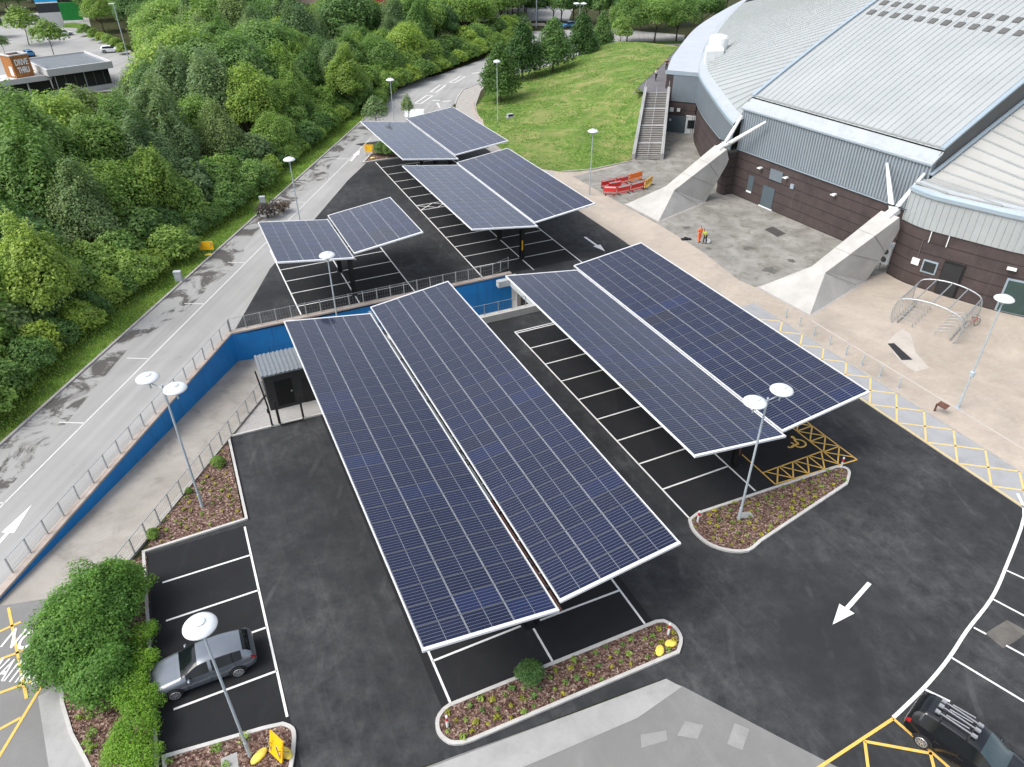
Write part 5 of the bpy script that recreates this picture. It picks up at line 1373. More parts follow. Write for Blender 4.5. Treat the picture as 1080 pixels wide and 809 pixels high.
def car(label, loc, rot, mat, rows, wb, wx, glass, tyre_r=.32, detail=True, name='parked_car', glass_mat='car_glass', group=None):
    """rows: x, z_bottom, half_width, z_belt, z_top, half_width_top, front to rear. glass: (wind0, wind1, side_front, side_rear, rear0, rear1) in x."""
    t = thing(name, label, 'car', loc, rot, group)
    sub = 4 if detail else 2; st = catmull(rows, sub)
    def sec(r):
        x, zb, w, zl, zt, wt = r; hz_ = zl - zb
        return [(x, w*.80, zb), (x, w*.95, zb+.10*hz_), (x, w*1.0, zb+.45*hz_), (x, w*1.0, zb+.72*hz_), (x, w*.955, zl), (x, wt*1.0, zt-.06*(zt > zl+.15)), (x, wt*.82, zt-.005), (x, wt*.45, zt+.015), (x, 0, zt+.022)]
    half = [sec(r) for r in st]; n = len(half[0])
    ring = [h + [(x, -y, z) for x, y, z in h[-2::-1]] for h in half]; k = len(ring[0])
    body, gl, tl, hl, lo = MB(), MB(), MB(), MB(), MB()
    parts = {}
    def put(nm, q): parts.setdefault(nm, MB()).add(q, [(0,1,2,3)])
    w0, w1, sf, sr, r0, r1 = glass
    for i in range(len(ring)-1):
        xa = .5*(st[i][0] + st[i+1][0]); tall = min(st[i][4]-st[i][3], st[i+1][4]-st[i+1][3])
        for j in range(k-1):
            q = [ring[i][j], ring[i][j+1], ring[i+1][j+1], ring[i+1][j]]
            jj = j if j < n-1 else k-2-j
            nm = 'body'
            if jj == 4 and sr < xa < sf and tall > .2 and abs(xa - (sf+sr)/2 - .1) > .07: nm = 'side_window'
            elif jj >= 5 and w1 < xa < w0: nm = 'windscreen'
            elif jj >= 5 and r1 < xa < r0: nm = 'rear_window'
            elif jj in (2, 3) and i < sub*1.2 and detail: nm = 'headlight' if jj == 3 else 'body'
            elif jj in (3, 4) and xa < rows[-1][0] + .24 and st[i][4]-st[i][3] < .40 and jj == 3: nm = 'tail_light'
            elif jj == 0: nm = 'sill'
            if nm in ('side_window', 'headlight', 'tail_light'): nm += '|L' if j < n-1 else '|R'
            put(nm, q)
    # closed ends and floor
    for rg, fl in ((ring[0], False), (ring[-1], True)):
        parts['body'].add(rg, [tuple(range(k))[::1 if fl else -1]])
    parts['body'].add([p for r in (ring[0], ring[-1]) for p in (r[0], r[-1])], [(0,1,3,2)])
    mats = {'body': mat, 'side_window': 'car_glass', 'windscreen': glass_mat, 'rear_window': 'car_glass', 'headlight': 'head_clear', 'tail_light': 'tail_red', 'sill': 'trim_black'}
    for nm, b in parts.items():
        me = b.mesh(nm.split('|')[0], M[mats[nm.split('|')[0]]], True)
        import bmesh
        bm = bmesh.new(); bm.from_mesh(me); bmesh.ops.remove_doubles(bm, verts=bm.verts, dist=.0005); bmesh.ops.recalc_face_normals(bm, faces=bm.faces); bm.to_mesh(me); bm.free()
        place(nm.split('|')[0], me, t)
    W = max(r[2] for r in rows)
    for x in wx:
        for s in (-1, 1):
            a = MB()                                         # dark arch behind the wheel
            a.add([(x + (tyre_r+.075)*math.cos(q), s*(W*1.004), tyre_r + (tyre_r+.075)*math.sin(q)) for q in [math.pi*i/14 - .15 for i in range(16)]], [tuple(range(16)) if s < 0 else tuple(range(16))[::-1]])
            a.build('wheel_arch', M['trim_black'], t)
            ty = MB(); ty.lathe([(tyre_r*.68, -.10), (tyre_r*.95, -.105), (tyre_r, -.07), (tyre_r, .07), (tyre_r*.95, .105), (tyre_r*.68, .10)], 24)
            o = ty.build('wheel', M['tyre'], t, smooth=False); o.location = (x, s*(W-.055), tyre_r); o.rotation_euler = (-math.pi/2*s, 0, 0)
            rm = MB(); kk = 9 if detail else 6
            rm.lathe([(.0, .085), (tyre_r*.15, .112), (tyre_r*.15, .085)], 10)
            for i in range(kk):
                q = 2*math.pi*i/kk; rm.bar((tyre_r*.1*math.cos(q), tyre_r*.1*math.sin(q), .10), (tyre_r*.68*math.cos(q), tyre_r*.68*math.sin(q), .112), .045, .02)
            n_ = 24; rm.tube([(tyre_r*.67*math.cos(2*math.pi*i/n_), tyre_r*.67*math.sin(2*math.pi*i/n_), .107) for i in range(n_+1)], .018, 5, False)
            place('rim', rm.mesh('rim', M['alloy'] ), o)
    if detail:
        for s in (-1, 1):
            c = MB(); xm = sf - .12; zm = [r for r in st if r[0] < xm][0]
            c.lathe([(.02, -.06), (.09, -.05), (.10, .03), (.06, .08)], 10); o = c.build('door_mirror', M[mat], t, smooth=True); o.location = (xm, s*(zm[2]+.09), zm[3]+.03); o.scale = (.8, 1.25, 1)
        for x in (sf - .95, sf - 1.85):
            for s in (-1, 1): r = min(st, key=lambda q: abs(q[0]-x)); MB().box(-.10, .10, -.018, .018, -.02, .02).build('door_handle', M[mat], t, loc=(x, s*r[2]*1.002, r[1] + .70*(r[3]-r[1])))
        for x in (sf - .02, sf - 1.02, sf - 1.98):            # shut lines
            for s in (-1, 1):
                r = min(st, key=lambda q: abs(q[0]-x)); p = sec(r); m = MB()
                pts = [Vector((a, s*(b+.003), c)) for a, b, c in p[1:5]]
                m.tube(pts, .0065, 4); m.build('door_seam', M['trim_black'], t)
    return t
H = [(2.15, .34, .52, .56, .60, .42), (2.11, .24, .74, .63, .69, .60), (1.95, .20, .84, .69, .79, .68), (1.6, .19, .885, .78, .89, .72), (1.2, .19, .90, .86, .97, .73), (.92, .19, .90, .90, 1.03, .74),
     (.55, .19, .90, .92, 1.24, .68), (.16, .19, .90, .94, 1.42, .62), (-.35, .19, .90, .955, 1.475, .62), (-.9, .19, .90, .975, 1.47, .615), (-1.4, .20, .895, .995, 1.42, .60), (-1.78, .24, .875, 1.02, 1.34, .59), (-1.96, .28, .85, 1.03, 1.19, .61), (-2.08, .34, .81, .95, 1.0, .66), (-2.16, .42, .74, .80, .85, .62), (-2.19, .50, .62, .68, .72, .52)]
sa, sb = G(177, 736), G(280, 698)
c = (G(183, 742) + G(262, 712))/2
dv = S(0, 1) - S(0, 0)
hatch = car('silver hatchback parked nose to the shrubs under the lamp', S(24.4, -4.35), math.atan2(-dv.y, -dv.x), 'paint_silver', H, 2.6, (1.32, -1.30), (.90, .20, .74, -1.62, -1.72, -2.03))
hatch.scale = (1.04, 1.03, 1.0)
V_ = [(2.2, .36, .52, .62, .68, .42), (2.15, .26, .74, .72, .78, .60), (1.95, .22, .84, .82, .90, .68), (1.6, .21, .90, .92, 1.0, .72), (1.25, .21, .91, .97, 1.12, .72), (.75, .21, .91, .99, 1.42, .66), (.3, .21, .91, 1.0, 1.60, .62), (-.3, .21, .91, 1.01, 1.66, .62), (-1.0, .21, .91, 1.03, 1.66, .61), (-1.6, .22, .90, 1.05, 1.60, .60), (-1.95, .26, .87, 1.06, 1.48, .60), (-2.12, .32, .83, 1.0, 1.16, .66), (-2.2, .40, .78, .86, .92, .64), (-2.24, .48, .64, .70, .74, .54)]
a_, b_ = G(975, 727), G(1004, 742)
pa, pb = G(968, 752, 0), G(1060, 815, 0)
mr = math.atan2(-(pb-pa).y*-1, (pb-pa).x)
cen = G(1021, 786, .75)
mpv = car('black people carrier with silver roof bars in the end bay', (cen.x, cen.y, 0), mr, 'paint_black', V_, 2.7, (1.38, -1.34), (1.30, .38, .95, -1.75, -1.66, -2.10), .33, glass_mat='screen_glass')
mpv.scale = (1.02, 1.02, 1.04)
for y in (-.36, 0, .30):
    m = MB(); m.bar((-1.35, y, 1.80), (.12, y, 1.80), .05, .035)
    m.box(-1.48, -1.3, y-.075, y+.075, 1.77, 1.85); m.box(-.1, .1, y-.06, y+.06, 1.76, 1.86); m.bar((-1.1, y+.05, 1.86), (-.25, y+.1, 1.90), .03, .03)
    m.build('cycle_carrier_rail', M['alloy'], mpv)
for x in (-1.18, -.12): MB().bar((x, -.66, 1.73), (x, .66, 1.73), .07, .04).build('roof_bar', M['trim_black'], mpv)
SUV = H
def far_car(px, px2, mat, label, detail=False):
    a, b = G(*px), G(*px2); d = b - a
    car(label, (a+b)/2, math.atan2(d.y, d.x), mat, H, 2.6, (1.32, -1.30), (.90, .20, .74, -1.62, -1.72, -2.03), .33, False)
# ================================================================ DRIVE-THROUGH AND FAR SITE
sheet('cafe_car_park', [G(-60, 96), G(60, 100), G(122, 96), G(150, 66), G(136, 52), G(118, 44), G(98, 37), G(92, 12), G(70, 8), G(36, 14), G(-60, 24)], .02, M['old_road'], 'pale car park round the drive-through')
sheet('cafe_verge', [G(84, 30), G(92, 26), G(78, 24), G(66, 25), G(66, 29)], .05, M['verge'], 'small grass verge by the white estate car')
far_car((57, 39), (78, 36.5), 'paint_white', 'white estate car parked beyond the small yellowish trees')
far_car((106, 56), (129, 54.5), 'paint_white', 'white car parked behind the glazed end of the cafe')
far_car((37, 62), (24, 57), 'paint_blue', 'blue car behind the wooden tower of the cafe')
far_car((31, 22), (41, 20), 'paint_grey', 'grey car half hidden by the yellowish trees')
far_car((604, 28.5), (594, 29.5), 'paint_blue', 'blue car passing on the far main road')
far_car((62, 14.5), (69, 17), 'paint_white', 'white van-like car between the blue and the green sign walls')
M['orange_wood'] = None
def wood():
    t = NT('orange_timber'); p = t.pos(); c = t.ramp(t.noise(t.scale(p, (3, 3, .35)), 1.2, 5, .65), [(.3, (.23, .085, .022)), (.7, (.40, .175, .055))]); return t.out(c, .7, .3)
M['orange_wood'] = wood()
M['cafe_wall'] = plain('pale_grey_render', (.48, .48, .47), .7, .05, .6); M['roof_grey'] = plain('grey_flat_roof', (.17, .19, .21), .7, .06, .5)
def cafe():
    # roof corners surveyed at 4.3 m: front-low-left, front-right, back-right, back-left
    z = 4.2; fl, fr, br, bl = G(50, 75.6, z), G(117.5, 66.5, z), G(91, 55.5, z), G(34, 62, z)
    t = thing('cafe_building', 'low drive-through cafe with flat roof, dark glazing and a timber tower', 'cafe', G(60, 95))
    # walls
    u = (fr - fl); n = Vector((-u.y, u.x, 0)).normalized(); uu = Vector((u.x, u.y, 0)); ul = uu.length; uu.normalize(); bk = (br - fr); bk.z = 0; bd = bk.dot(n)
    o = Vector((fl.x, fl.y, 0))
    MB().obox(o + uu*.6 + n*.9, uu*(ul-1.2), n*(bd-1.8), (0,0,z-.6)).build('wall', M['dark_glass'], t, world=True)
    MB().obox(o + Vector((0,0,z-.75)), uu*ul, n*bd, (0,0,.75)).build('roof', M['roof_grey'], t, world=True)
    m = MB()
    m.obox(o - uu*.1 - n*.15 + Vector((0,0,z-.8)), uu*(ul+.2), n*.3, (0,0,1.15)); m.obox(o + uu*(ul-.15) + Vector((0,0,z-.8)), uu*.3, n*bd, (0,0,1.15)); m.obox(o + n*(bd-.15) + Vector((0,0,z-.8)), uu*ul, n*.3, (0,0,1.1)); m.obox(o - uu*.15 + n*.16 + Vector((0,0,z-.8)), uu*.3, n*(bd-.32), (0,0,1.12))
    m.build('roof_parapet', M['cafe_wall'], t, world=True)
    k = .9; m = MB()
    while k < bd-.5: m.obox(o + n*k + uu*1.0 + Vector((0,0,z)), uu*(ul-2), n*.12, (0,0,.05)); k += 1.0
    m.build('roof_seam', M['seam'], t, world=True)
    x = 1.0; i = 0
    while x < ul-.6:
        MB().obox(o + uu*x + n*.86, uu*.12, n*.08, (0,0,z-.8)).build('mullion', M['cafe_wall'] if i % 3 == 0 else M['dark_grey'], t, world=True); x += 1.6; i += 1
    MB().obox(o + uu*.2 + n*.75, uu*(ul-.6), n*.15, (0,0,.7)).build('plinth', M['cafe_wall'], t, world=True)
    lo = G(2, 86, 3.4); lo = Vector((lo.x, lo.y, 0)); le = G(64, 78.7, 3.4); lw = (Vector((le.x, le.y, 0)) - lo).dot(uu)
    MB().obox(lo - uu*6 + Vector((0,0,2.7)), uu*(lw+6), n*7, (0,0,.55)).build('lower_roof', M['cafe_wall'], t, world=True)
    MB().obox(lo - uu*6.1 - n*.12 + Vector((0,0,2.65)), uu*(lw+6.2), n*.25, (0,0,.85)).build('lower_fascia', M['cafe_wall'], t, world=True)
    MB().obox(lo - uu*5 + n*1.2, uu*(lw+2), n*5, (0,0,2.68)).build('rendered_wall', M['cafe_wall'], t, world=True)
    MB().obox(lo + uu*1 + n*1.1, uu*(lw-2.5), n*.06, (0,0,2.6)).build('window', M['dark_glass'], t, world=True)
    for k in (lw-1.2, lw*.4): MB().obox(lo + uu*k + n*.3, uu*.22, n*.22, (0,0,2.66)).build('canopy_post', M['cafe_wall'], t, world=True)
    # timber tower
    zt = 6.75; a = G(18, 82.7, 3.3); b = G(37, 79.2, 3.3); v = b - a; v.z = 0; wl = v.length; v.normalize(); nn = Vector((-v.y, v.x, 0)); a0 = Vector((a.x, a.y, 3.3))
    tw = MB(); d2 = wl*1.0
    tw.obox(a0, v*wl, nn*.25, (0,0,zt-3.3)); tw.obox(a0 + nn*(d2-.25), v*wl, nn*.25, (0,0,zt-3.3)); tw.obox(a0 + nn*.25, v*.25, nn*(d2-.5), (0,0,zt-3.3)); tw.obox(a0 + v*(wl-.25) + nn*.25, v*.25, nn*(d2-.5), (0,0,zt-3.3))
    tw.build('timber_tower', M['orange_wood'], t, world=True)
    m = MB()
    m.obox(a0 - v*.08 - nn*.08 + Vector((0,0,zt-3.3)), v*(wl+.16), nn*.45, (0,0,.18)); m.obox(a0 - v*.08 + nn*(d2-.37) + Vector((0,0,zt-3.3)), v*(wl+.16), nn*.45, (0,0,.18)); m.obox(a0 - v*.08 + nn*.37 + Vector((0,0,zt-3.3)), v*.4, nn*(d2-.74), (0,0,.18)); m.obox(a0 + v*(wl-.32) + nn*.37 + Vector((0,0,zt-3.3)), v*.4, nn*(d2-.74), (0,0,.18))
    m.build('tower_coping', M['cafe_wall'], t, world=True)
    MB().obox(a0 + v*.3 + nn*.3 + Vector((0,0,1.6)), v*(wl-.6), nn*(d2-.6), (0,0,.1)).build('tower_floor', M['roof_grey'], t, world=True)
    an = math.atan2(v.y, v.x)
    for txt, zz, off in (('DRIVE', 5.25, .75), ('THRU', 4.0, .95)):
        cu = bpy.data.curves.new('lettering', 'FONT'); cu.body = txt; cu.size = 1.32; cu.extrude = .04; cu.offset = .035
        tmp = bpy.data.objects.new('tmp', cu); COL.objects.link(tmp)
        me = bpy.data.meshes.new_from_object(tmp.evaluated_get(bpy.context.evaluated_depsgraph_get())); bpy.data.objects.remove(tmp)
        me.materials.clear(); me.materials.append(M['steel_white']); 
        wid = max(q.co.x for q in me.vertices); sc = (wl-.9)*(1 if txt == 'DRIVE' else .86)/wid
        q = place('lettering', me, t); p = a0 + v*(wl - sc*wid)/2 - nn*.06; p.z = zz
        q.location = p - t.location; q.rotation_euler = (math.pi/2, 0, an); q.scale = (sc, 1.0, 1)
    MB().obox(a0 - v*.03 + nn*.5 + Vector((0,0,.3)), v*.06, nn*.9, (0,0,1.5)).build('side_sign', M['steel_white'], t, world=True)
cafe()
def sign_wall(px, w, h, bands, label, rot, thick=.5):
    t = thing('totem_sign', label, 'sign', G(*px), rot)
    z = 0
    for nm, mat, hh in bands: MB().box(-w/2, w/2, -thick/2, thick/2, z, z+hh).build(nm, mat, t); z += hh
M['sign_blue'] = plain('bright_blue_sign', (.02, .33, .62), .4, .1, 1); M['sign_green'] = plain('green_sign', (.01, .20, .035), .4, .1, 1); M['sign_dark'] = plain('dark_sign_panel', (.02, .025, .03), .4, .1, 1)
sign_wall((57, 28), 5.2, 11, (('base_panel', M['cafe_wall'], 3.4), ('dark_panel', M['sign_dark'], 2.2), ('white_line', M['steel_white'], .3), ('blue_panel', M['sign_blue'], 3.3), ('top_panel', M['sign_dark'], 2.6)), 'tall advertising totem with a bright blue panel above a grey base', .5)
sign_wall((76, 23), 6.0, 6, (('base_rail', M['steel_white'], .4), ('green_panel', M['sign_green'], 4.4)), 'wide green hoarding beyond the white estate car', .3)
def far_building(px, w, d, h, label, rot, mat, roofc, wins):
    t = thing('far_building', label, 'building', G(*px), rot)
    MB().box(-w/2, w/2, 0, d, 0, h).build('wall', M[mat], t)
    MB().box(-w/2-.3, w/2+.3, -.3, d+.3, h, h+.5).build('roof', M[roofc], t)
    for x, z in wins: MB().box(x-.7, x+.7, -.06, -.01, z, z+1.1).build('window', M['dark_glass'], t)
M['pink_render'] = plain('pink_beige_render', (.42, .33, .27), .8, .05, .3); M['red_brick'] = plain('red_brick_far', (.30, .06, .04), .8, .15, .5)
far_building((345, 4), 24, 14, 12, 'pinkish rendered building showing above the woodland', .1, 'pink_render', 'pink_render', [(x, z) for x in (-8, -4, 0, 4, 8) for z in (3.2, 6.2, 8.6)])
far_building((402, 7), 9, 12, 12, 'red brick building showing between the treetops', .1, 'red_brick', 'roof_grey', [(x, z) for x in (-2.5, 2.0) for z in (3, 6, 9)])
# ================================================================ VEGETATION
def leaf_mat(name, c, var=.45):
    t = NT(name); g = t.node('ShaderNodeNewGeometry'); r = g.outputs['Random Per Island']; oi = t.node('ShaderNodeObjectInfo').outputs['Random']
    lo = (c[0]*.76, c[1]*.80, c[2]*.70); hi = (c[0]*1.42, c[1]*1.28, c[2]*1.15)
    col = t.ramp(r, [(0, lo), (.5, c), (1, hi)])
    tone = t.ramp(t.noise(t.obj(), .55, 3, .6), [(.3, (.80, .84, .82)), (.7, (1.2, 1.14, 1.0))])
    col = t.mix(1.0, col, tone, 'MULTIPLY')
    ob = t.ramp(oi, [(0, (.70, .78, .80)), (.5, (1, 1, 1)), (1, (1.32, 1.2, 1.02))]); col = t.mix(1.0, col, ob, 'MULTIPLY')
    m = t.out(col, .55, .3)
    tr = t.node('ShaderNodeBsdfTranslucent'); t.link(t.mix(1.0, col, (1.1, 1.25, .6), 'MULTIPLY'), tr.inputs['Color'])
    mx = t.node('ShaderNodeMixShader'); mx.inputs[0].default_value = .38
    t.link(t.b.outputs[0], mx.inputs[1]); t.link(tr.outputs[0], mx.inputs[2]); t.link(mx.outputs[0], t.n['Material Output'].inputs[0])
    return m
LEAF = {'mid': leaf_mat('leaf_mid', (.155, .275, .078)), 'bright': leaf_mat('leaf_bright', (.220, .345, .085)), 'dark': leaf_mat('leaf_dark', (.106, .205, .066)), 'grey': leaf_mat('leaf_grey', (.162, .250, .118)),
        'lime': leaf_mat('leaf_lime', (.215, .325, .074)), 'deep': leaf_mat('leaf_deep', (.070, .150, .042)), 'bush': leaf_mat('leaf_bush', (.130, .270, .055)), 'hedge': leaf_mat('leaf_hedge', (.150, .300, .036)), 'yellow': leaf_mat('leaf_yellow', (.34, .35, .05)), 'purple': leaf_mat('leaf_purple', (.11, .085, .085))}
M['bark'] = plain('tree_bark', (.085, .068, .052), .9, .3, 3)
def crown_mesh(name, seed, lobes, n, size, asp=.62, up=.75, low=-.45, depth=.45):
    r = np.random.default_rng(seed)
    c = np.array([l[:3] for l in lobes]); rad = np.array([l[3] for l in lobes]); sq = np.array([l[4] if len(l) > 4 else .85 for l in lobes])
    k = r.choice(len(lobes), n, p=rad**2/(rad**2).sum())
    d = r.normal(size=(n, 3)); d /= np.linalg.norm(d, axis=1)[:, None]
    flip = (d[:, 2] < low); d[flip, 2] *= -1
    rr = rad[k]*(1 - depth*r.random(n)**1.5 + .22*r.random(n)**2)
    p = c[k] + d*rr[:, None]*np.stack([np.ones(n), np.ones(n), sq[k]], 1)
    nn = d + r.normal(size=(n, 3))*.55; nn[:, 2] += up; nn /= np.linalg.norm(nn, axis=1)[:, None]
    a = np.cross(nn, r.normal(size=(n, 3))); a /= np.linalg.norm(a, axis=1)[:, None]; b = np.cross(nn, a)
    s = size*(.55 + .9*r.random(n))[:, None]
    drop = nn*s*.18
    V = np.stack([p - a*s, p + b*s*asp + drop*.0, p + a*s - drop, p - b*s*asp], 1).reshape(-1, 3)
    me = bpy.data.meshes.new(name)
    me.vertices.add(4*n); me.vertices.foreach_set('co', V.ravel().astype(np.float32))
    me.loops.add(4*n); me.loops.foreach_set('vertex_index', np.arange(4*n, dtype=np.int32))
    me.polygons.add(n); me.polygons.foreach_set('loop_start', np.arange(0, 4*n, 4, dtype=np.int32)); me.polygons.foreach_set('loop_total', np.full(n, 4, dtype=np.int32))
    me.update(calc_edges=True); me.materials.append(LEAF['mid']); return me
def canopy_mesh(name, seed, R, H, zb, n, size, taper=.25, amp=.20, clumps=16, droop=0.0, up=.75, asp=.6):
    """leaves spread through an uneven ellipsoidal crown: bumpy envelope + leafy boughs that stick out of it"""
    r = np.random.default_rng(seed)
    def disp(d):
        o = np.zeros(len(d))
        for k in range(9):
            wv = r2.normal(size=3)*(2.0 + 1.1*k); o += np.sin(d @ wv + r2.random()*6.28)/(1.3 + .55*k)
        return o/2.2
    hc = zb + (H - zb)*.46; au, ad = H - hc, hc - zb
    n1 = int(n*.55); d = r.normal(size=(n1, 3)); d /= np.linalg.norm(d, axis=1)[:, None]
    fl = d[:, 2] < -.35; d[fl, 2] *= -1
    r2 = np.random.default_rng(seed+77); g = disp(d)
    rr = (1 + amp*g)*(1 - .42*r.random(n1)**1.7 + .14*r.random(n1)**3)
    def shape(d, rr):
        q = d*rr[:, None]; z = np.where(q[:, 2] > 0, q[:, 2]*au, q[:, 2]*ad); f = 1 - taper*np.clip(q[:, 2], 0, 1.2)
        return np.stack([q[:, 0]*R*f, q[:, 1]*R*f, hc + z], 1)
    p1 = shape(d, rr)
    cd_ = r.normal(size=(clumps, 3)); cd_ /= np.linalg.norm(cd_, axis=1)[:, None]; cd_[:, 2] = np.abs(cd_[:, 2])*.9 - .18
    cc = shape(cd_, .80 + .28*r.random(clumps)); cr = R*(.16 + .20*r.random(clumps))
    n2 = n - n1; k = r.choice(clumps, n2, p=cr**2/(cr**2).sum()); e = r.normal(size=(n2, 3)); e /= np.linalg.norm(e, axis=1)[:, None]
    p2 = cc[k] + e*(cr[k]*(1 - .55*r.random(n2)**1.4 + .35*r.random(n2)**3))[:, None]*np.array([1.1, 1.1, .75])
    p2[:, 2] -= droop*cr[k]*r.random(n2)*1.5
    p = np.concatenate([p1, p2]); d = np.concatenate([d, e*.6 + cd_[k]*.6])
    nn = d + r.normal(size=(n, 3))*.5; nn[:, 2] += up; nn /= np.linalg.norm(nn, axis=1)[:, None]
    a = np.cross(nn, r.normal(size=(n, 3))); a /= np.linalg.norm(a, axis=1)[:, None]; b = np.cross(nn, a)
    s = size*(.55 + .9*r.random(n))[:, None]
    V = np.stack([p - a*s, p + b*s*asp, p + a*s - nn*s*.18, p - b*s*asp], 1).reshape(-1, 3)
    me = bpy.data.meshes.new(name)
    me.vertices.add(4*n); me.vertices.foreach_set('co', V.ravel().astype(np.float32))
    me.loops.add(4*n); me.loops.foreach_set('vertex_index', np.arange(4*n, dtype=np.int32))
    me.polygons.add(n); me.polygons.foreach_set('loop_start', np.arange(0, 4*n, 4, dtype=np.int32)); me.polygons.foreach_set('loop_total', np.full(n, 4, dtype=np.int32))
    me.update(calc_edges=True); me.materials.append(LEAF['mid']); return me
def lobes_round(seed, R, H, zb, n=16, flat=.8):
    r = random.Random(seed); out = [(0, 0, zb + (H-zb)*.5, R*.62, .95)]
    for i in range(n):
        f = (i + .5)/n; z = zb + (H - zb)*(.12 + .80*f); env = math.sin(math.pi*min(1, .18 + .78*(1-f)))**.7
        a = i*2.399 + r.uniform(-.5, .5); q = R*env*r.uniform(.55, .82)
        out.append((q*math.cos(a), q*math.sin(a), z, R*r.uniform(.26, .44), flat*r.uniform(.8, 1.1)))
    out.append((r.uniform(-.3, .3), r.uniform(-.3, .3), H - R*.32, R*.34, 1.0)); return out
def lobes_cone(seed, R, H, zb, n=18):
    r = random.Random(seed); out = []
    for i in range(n):
        f = i/(n-1); z = zb + (H-zb)*(.08 + .84*f); env = (1 - f)**.75*.95 + .12; a = i*2.399 + r.uniform(-.3, .3); q = R*env*.55
        out.append((q*math.cos(a), q*math.sin(a), z, R*(.50*env + .10), .9)); 
    for i in range(5): f = i/5; out.append((0, 0, zb + (H-zb)*(.15 + .7*f), R*(1-f)*.7 + .3, 1.0))
    return out
def trunk_mesh(name, seed, H, zb, R, r0=.2):
    r = random.Random(seed); m = MB(); lean = (r.uniform(-.3, .3), r.uniform(-.3, .3))
    m.tube([(0,0,-.2), (0,0,.4), (lean[0]*.5, lean[1]*.5, zb), (lean[0], lean[1], zb + (H-zb)*.55), (lean[0], lean[1], H*.92)], [r0*1.35, r0, r0*.8, r0*.45, r0*.12], 8)
    for i in range(6):
        a = i*2.4 + r.random(); z = zb + (H-zb)*(.02 + .09*i); q = R*r.uniform(.55, .85)
        m.tube([(lean[0]*.5, lean[1]*.5, z), (lean[0]*.5 + q*.5*math.cos(a), lean[1]*.5 + q*.5*math.sin(a), z + q*.45), (q*math.cos(a), q*math.sin(a), z + q*.75)], [r0*.5, r0*.3, r0*.08], 6)
    return m.mesh(name, M['bark'])
PRO = {}
def proto(kind):
    if kind in PRO: return PRO[kind]
    sd = abs(hash(kind)) % 1000 if False else sum(ord(c)*(i+3) for i, c in enumerate(kind)) % 1000
    typ, i = kind.split(':')
    i = int(i); C = None
    if typ == 'oak': R, H, zb = 4.3, 9.6, 1.8; C = canopy_mesh('crown', sd, R, H, zb, 19000, .150, .10, .26, 22)
    elif typ == 'ash': R, H, zb = 3.4, 10.8, 1.6; C = canopy_mesh('crown', sd, R, H, zb, 19000, .145, .14, .26, 26)
    elif typ == 'birch': R, H, zb = 2.7, 10.5, 1.2; C = canopy_mesh('crown', sd, R, H, zb, 17000, .118, .20, .32, 36, .9)
    elif typ == 'shrub': R, H, zb = 1.75, 3.1, .0; C = canopy_mesh('crown', sd, R, H, zb, 5200, .115, .2, .24, 14)
    elif typ == 'lime': R, H, zb = 3.3, 8.6, 1.4; C = crown_mesh('crown', sd, lobes_cone(sd, R, H, zb), 14000, .165)
    elif typ == 'sapling': R, H, zb = 1.6, 4.6, 1.3; C = canopy_mesh('crown', sd, R, H, zb, 2300, .125, .3, .3, 14)
    elif typ == 'column': R, H, zb = 2.2, 8.5, 1.4; C = canopy_mesh('crown', sd, R, H, zb, 8000, .20, .25, .16, 12)
    PRO[kind] = (C, trunk_mesh('trunk', sd, H, zb, R, .19 if typ not in ('shrub', 'sapling') else .06), R, H)
    return PRO[kind]
def tree(kind, p, h, leaf, label, cat='tree', name='broadleaf_tree', group=None, wide=1.0, rot=None, trunk=True):
    cm, tm, R, H = proto(kind); s = h/H
    t = thing(name, label, cat, p, rot if rot is not None else random.uniform(0, 6.28), group)
    c = place('crown', cm, t); c.scale = (s*wide, s*wide, s); c.material_slots[0].link = 'OBJECT'; c.material_slots[0].material = LEAF[leaf]
    if trunk: q = place('trunk', tm, t); q.scale = (s, s, s)
    return t
# ---- lawn trees, along the crest by the far road
for px, h, w_, lf, lb in (((528, 107), 9.3, .95, 'deep', 'dark conical tree nearest the farthest canopy, beside the lamp on the lawn'), ((551, 84), 9.8, .92, 'deep', 'dark conical tree second along the lawn crest'), ((583, 75), 9.2, .98, 'dark', 'broad conical tree in the middle of the lawn crest row'),
                      ((613, 67.5), 9.4, .85, 'deep', 'dark conical tree with a bare lower trunk on the lawn crest'), ((634, 61), 9.0, .68, 'dark', 'slim ragged tree with shoots at its foot on the lawn crest')):
    p = G(*px); z = 0
    for _ in range(6): p = G(px[0], px[1], z); z = lawn_z(p)
    p.z = z - .05
    tree('lime:%d' % (int(px[0]) % 2), p, h, lf, lb, name='conical_tree', group='trees along the lawn crest', wide=w_)
tree('sapling:1', G(653, 55, .2), 7.0, 'bright', 'slim pale green tree standing alone between lawn and far road', wide=.95)
for i, (px, h, lf, lb) in enumerate((((661, 45), 9.5, 'dark', 'green tree by the far road behind the slim pale tree'), ((690, 45), 10.5, 'mid', 'large green tree by the far road, trunk clear on the grass strip'), ((713, 43.5), 10.5, 'mid', 'green tree by the far road nearest the white ring roof'), ((738, 36), 11, 'mid', 'green tree touching the edge of the white ring roof'), ((675, 33), 11, 'dark', 'dark tree behind the grass strip trees'), ((705, 27), 12, 'dark', 'tall dark tree beyond the far road near the white roof'), ((765, 14), 11, 'bright', 'tree peeping over the white ring roof'))):
    tree('oak:%d' % (i % 3), G(*px), h, lf, lb, group='trees by the far road')
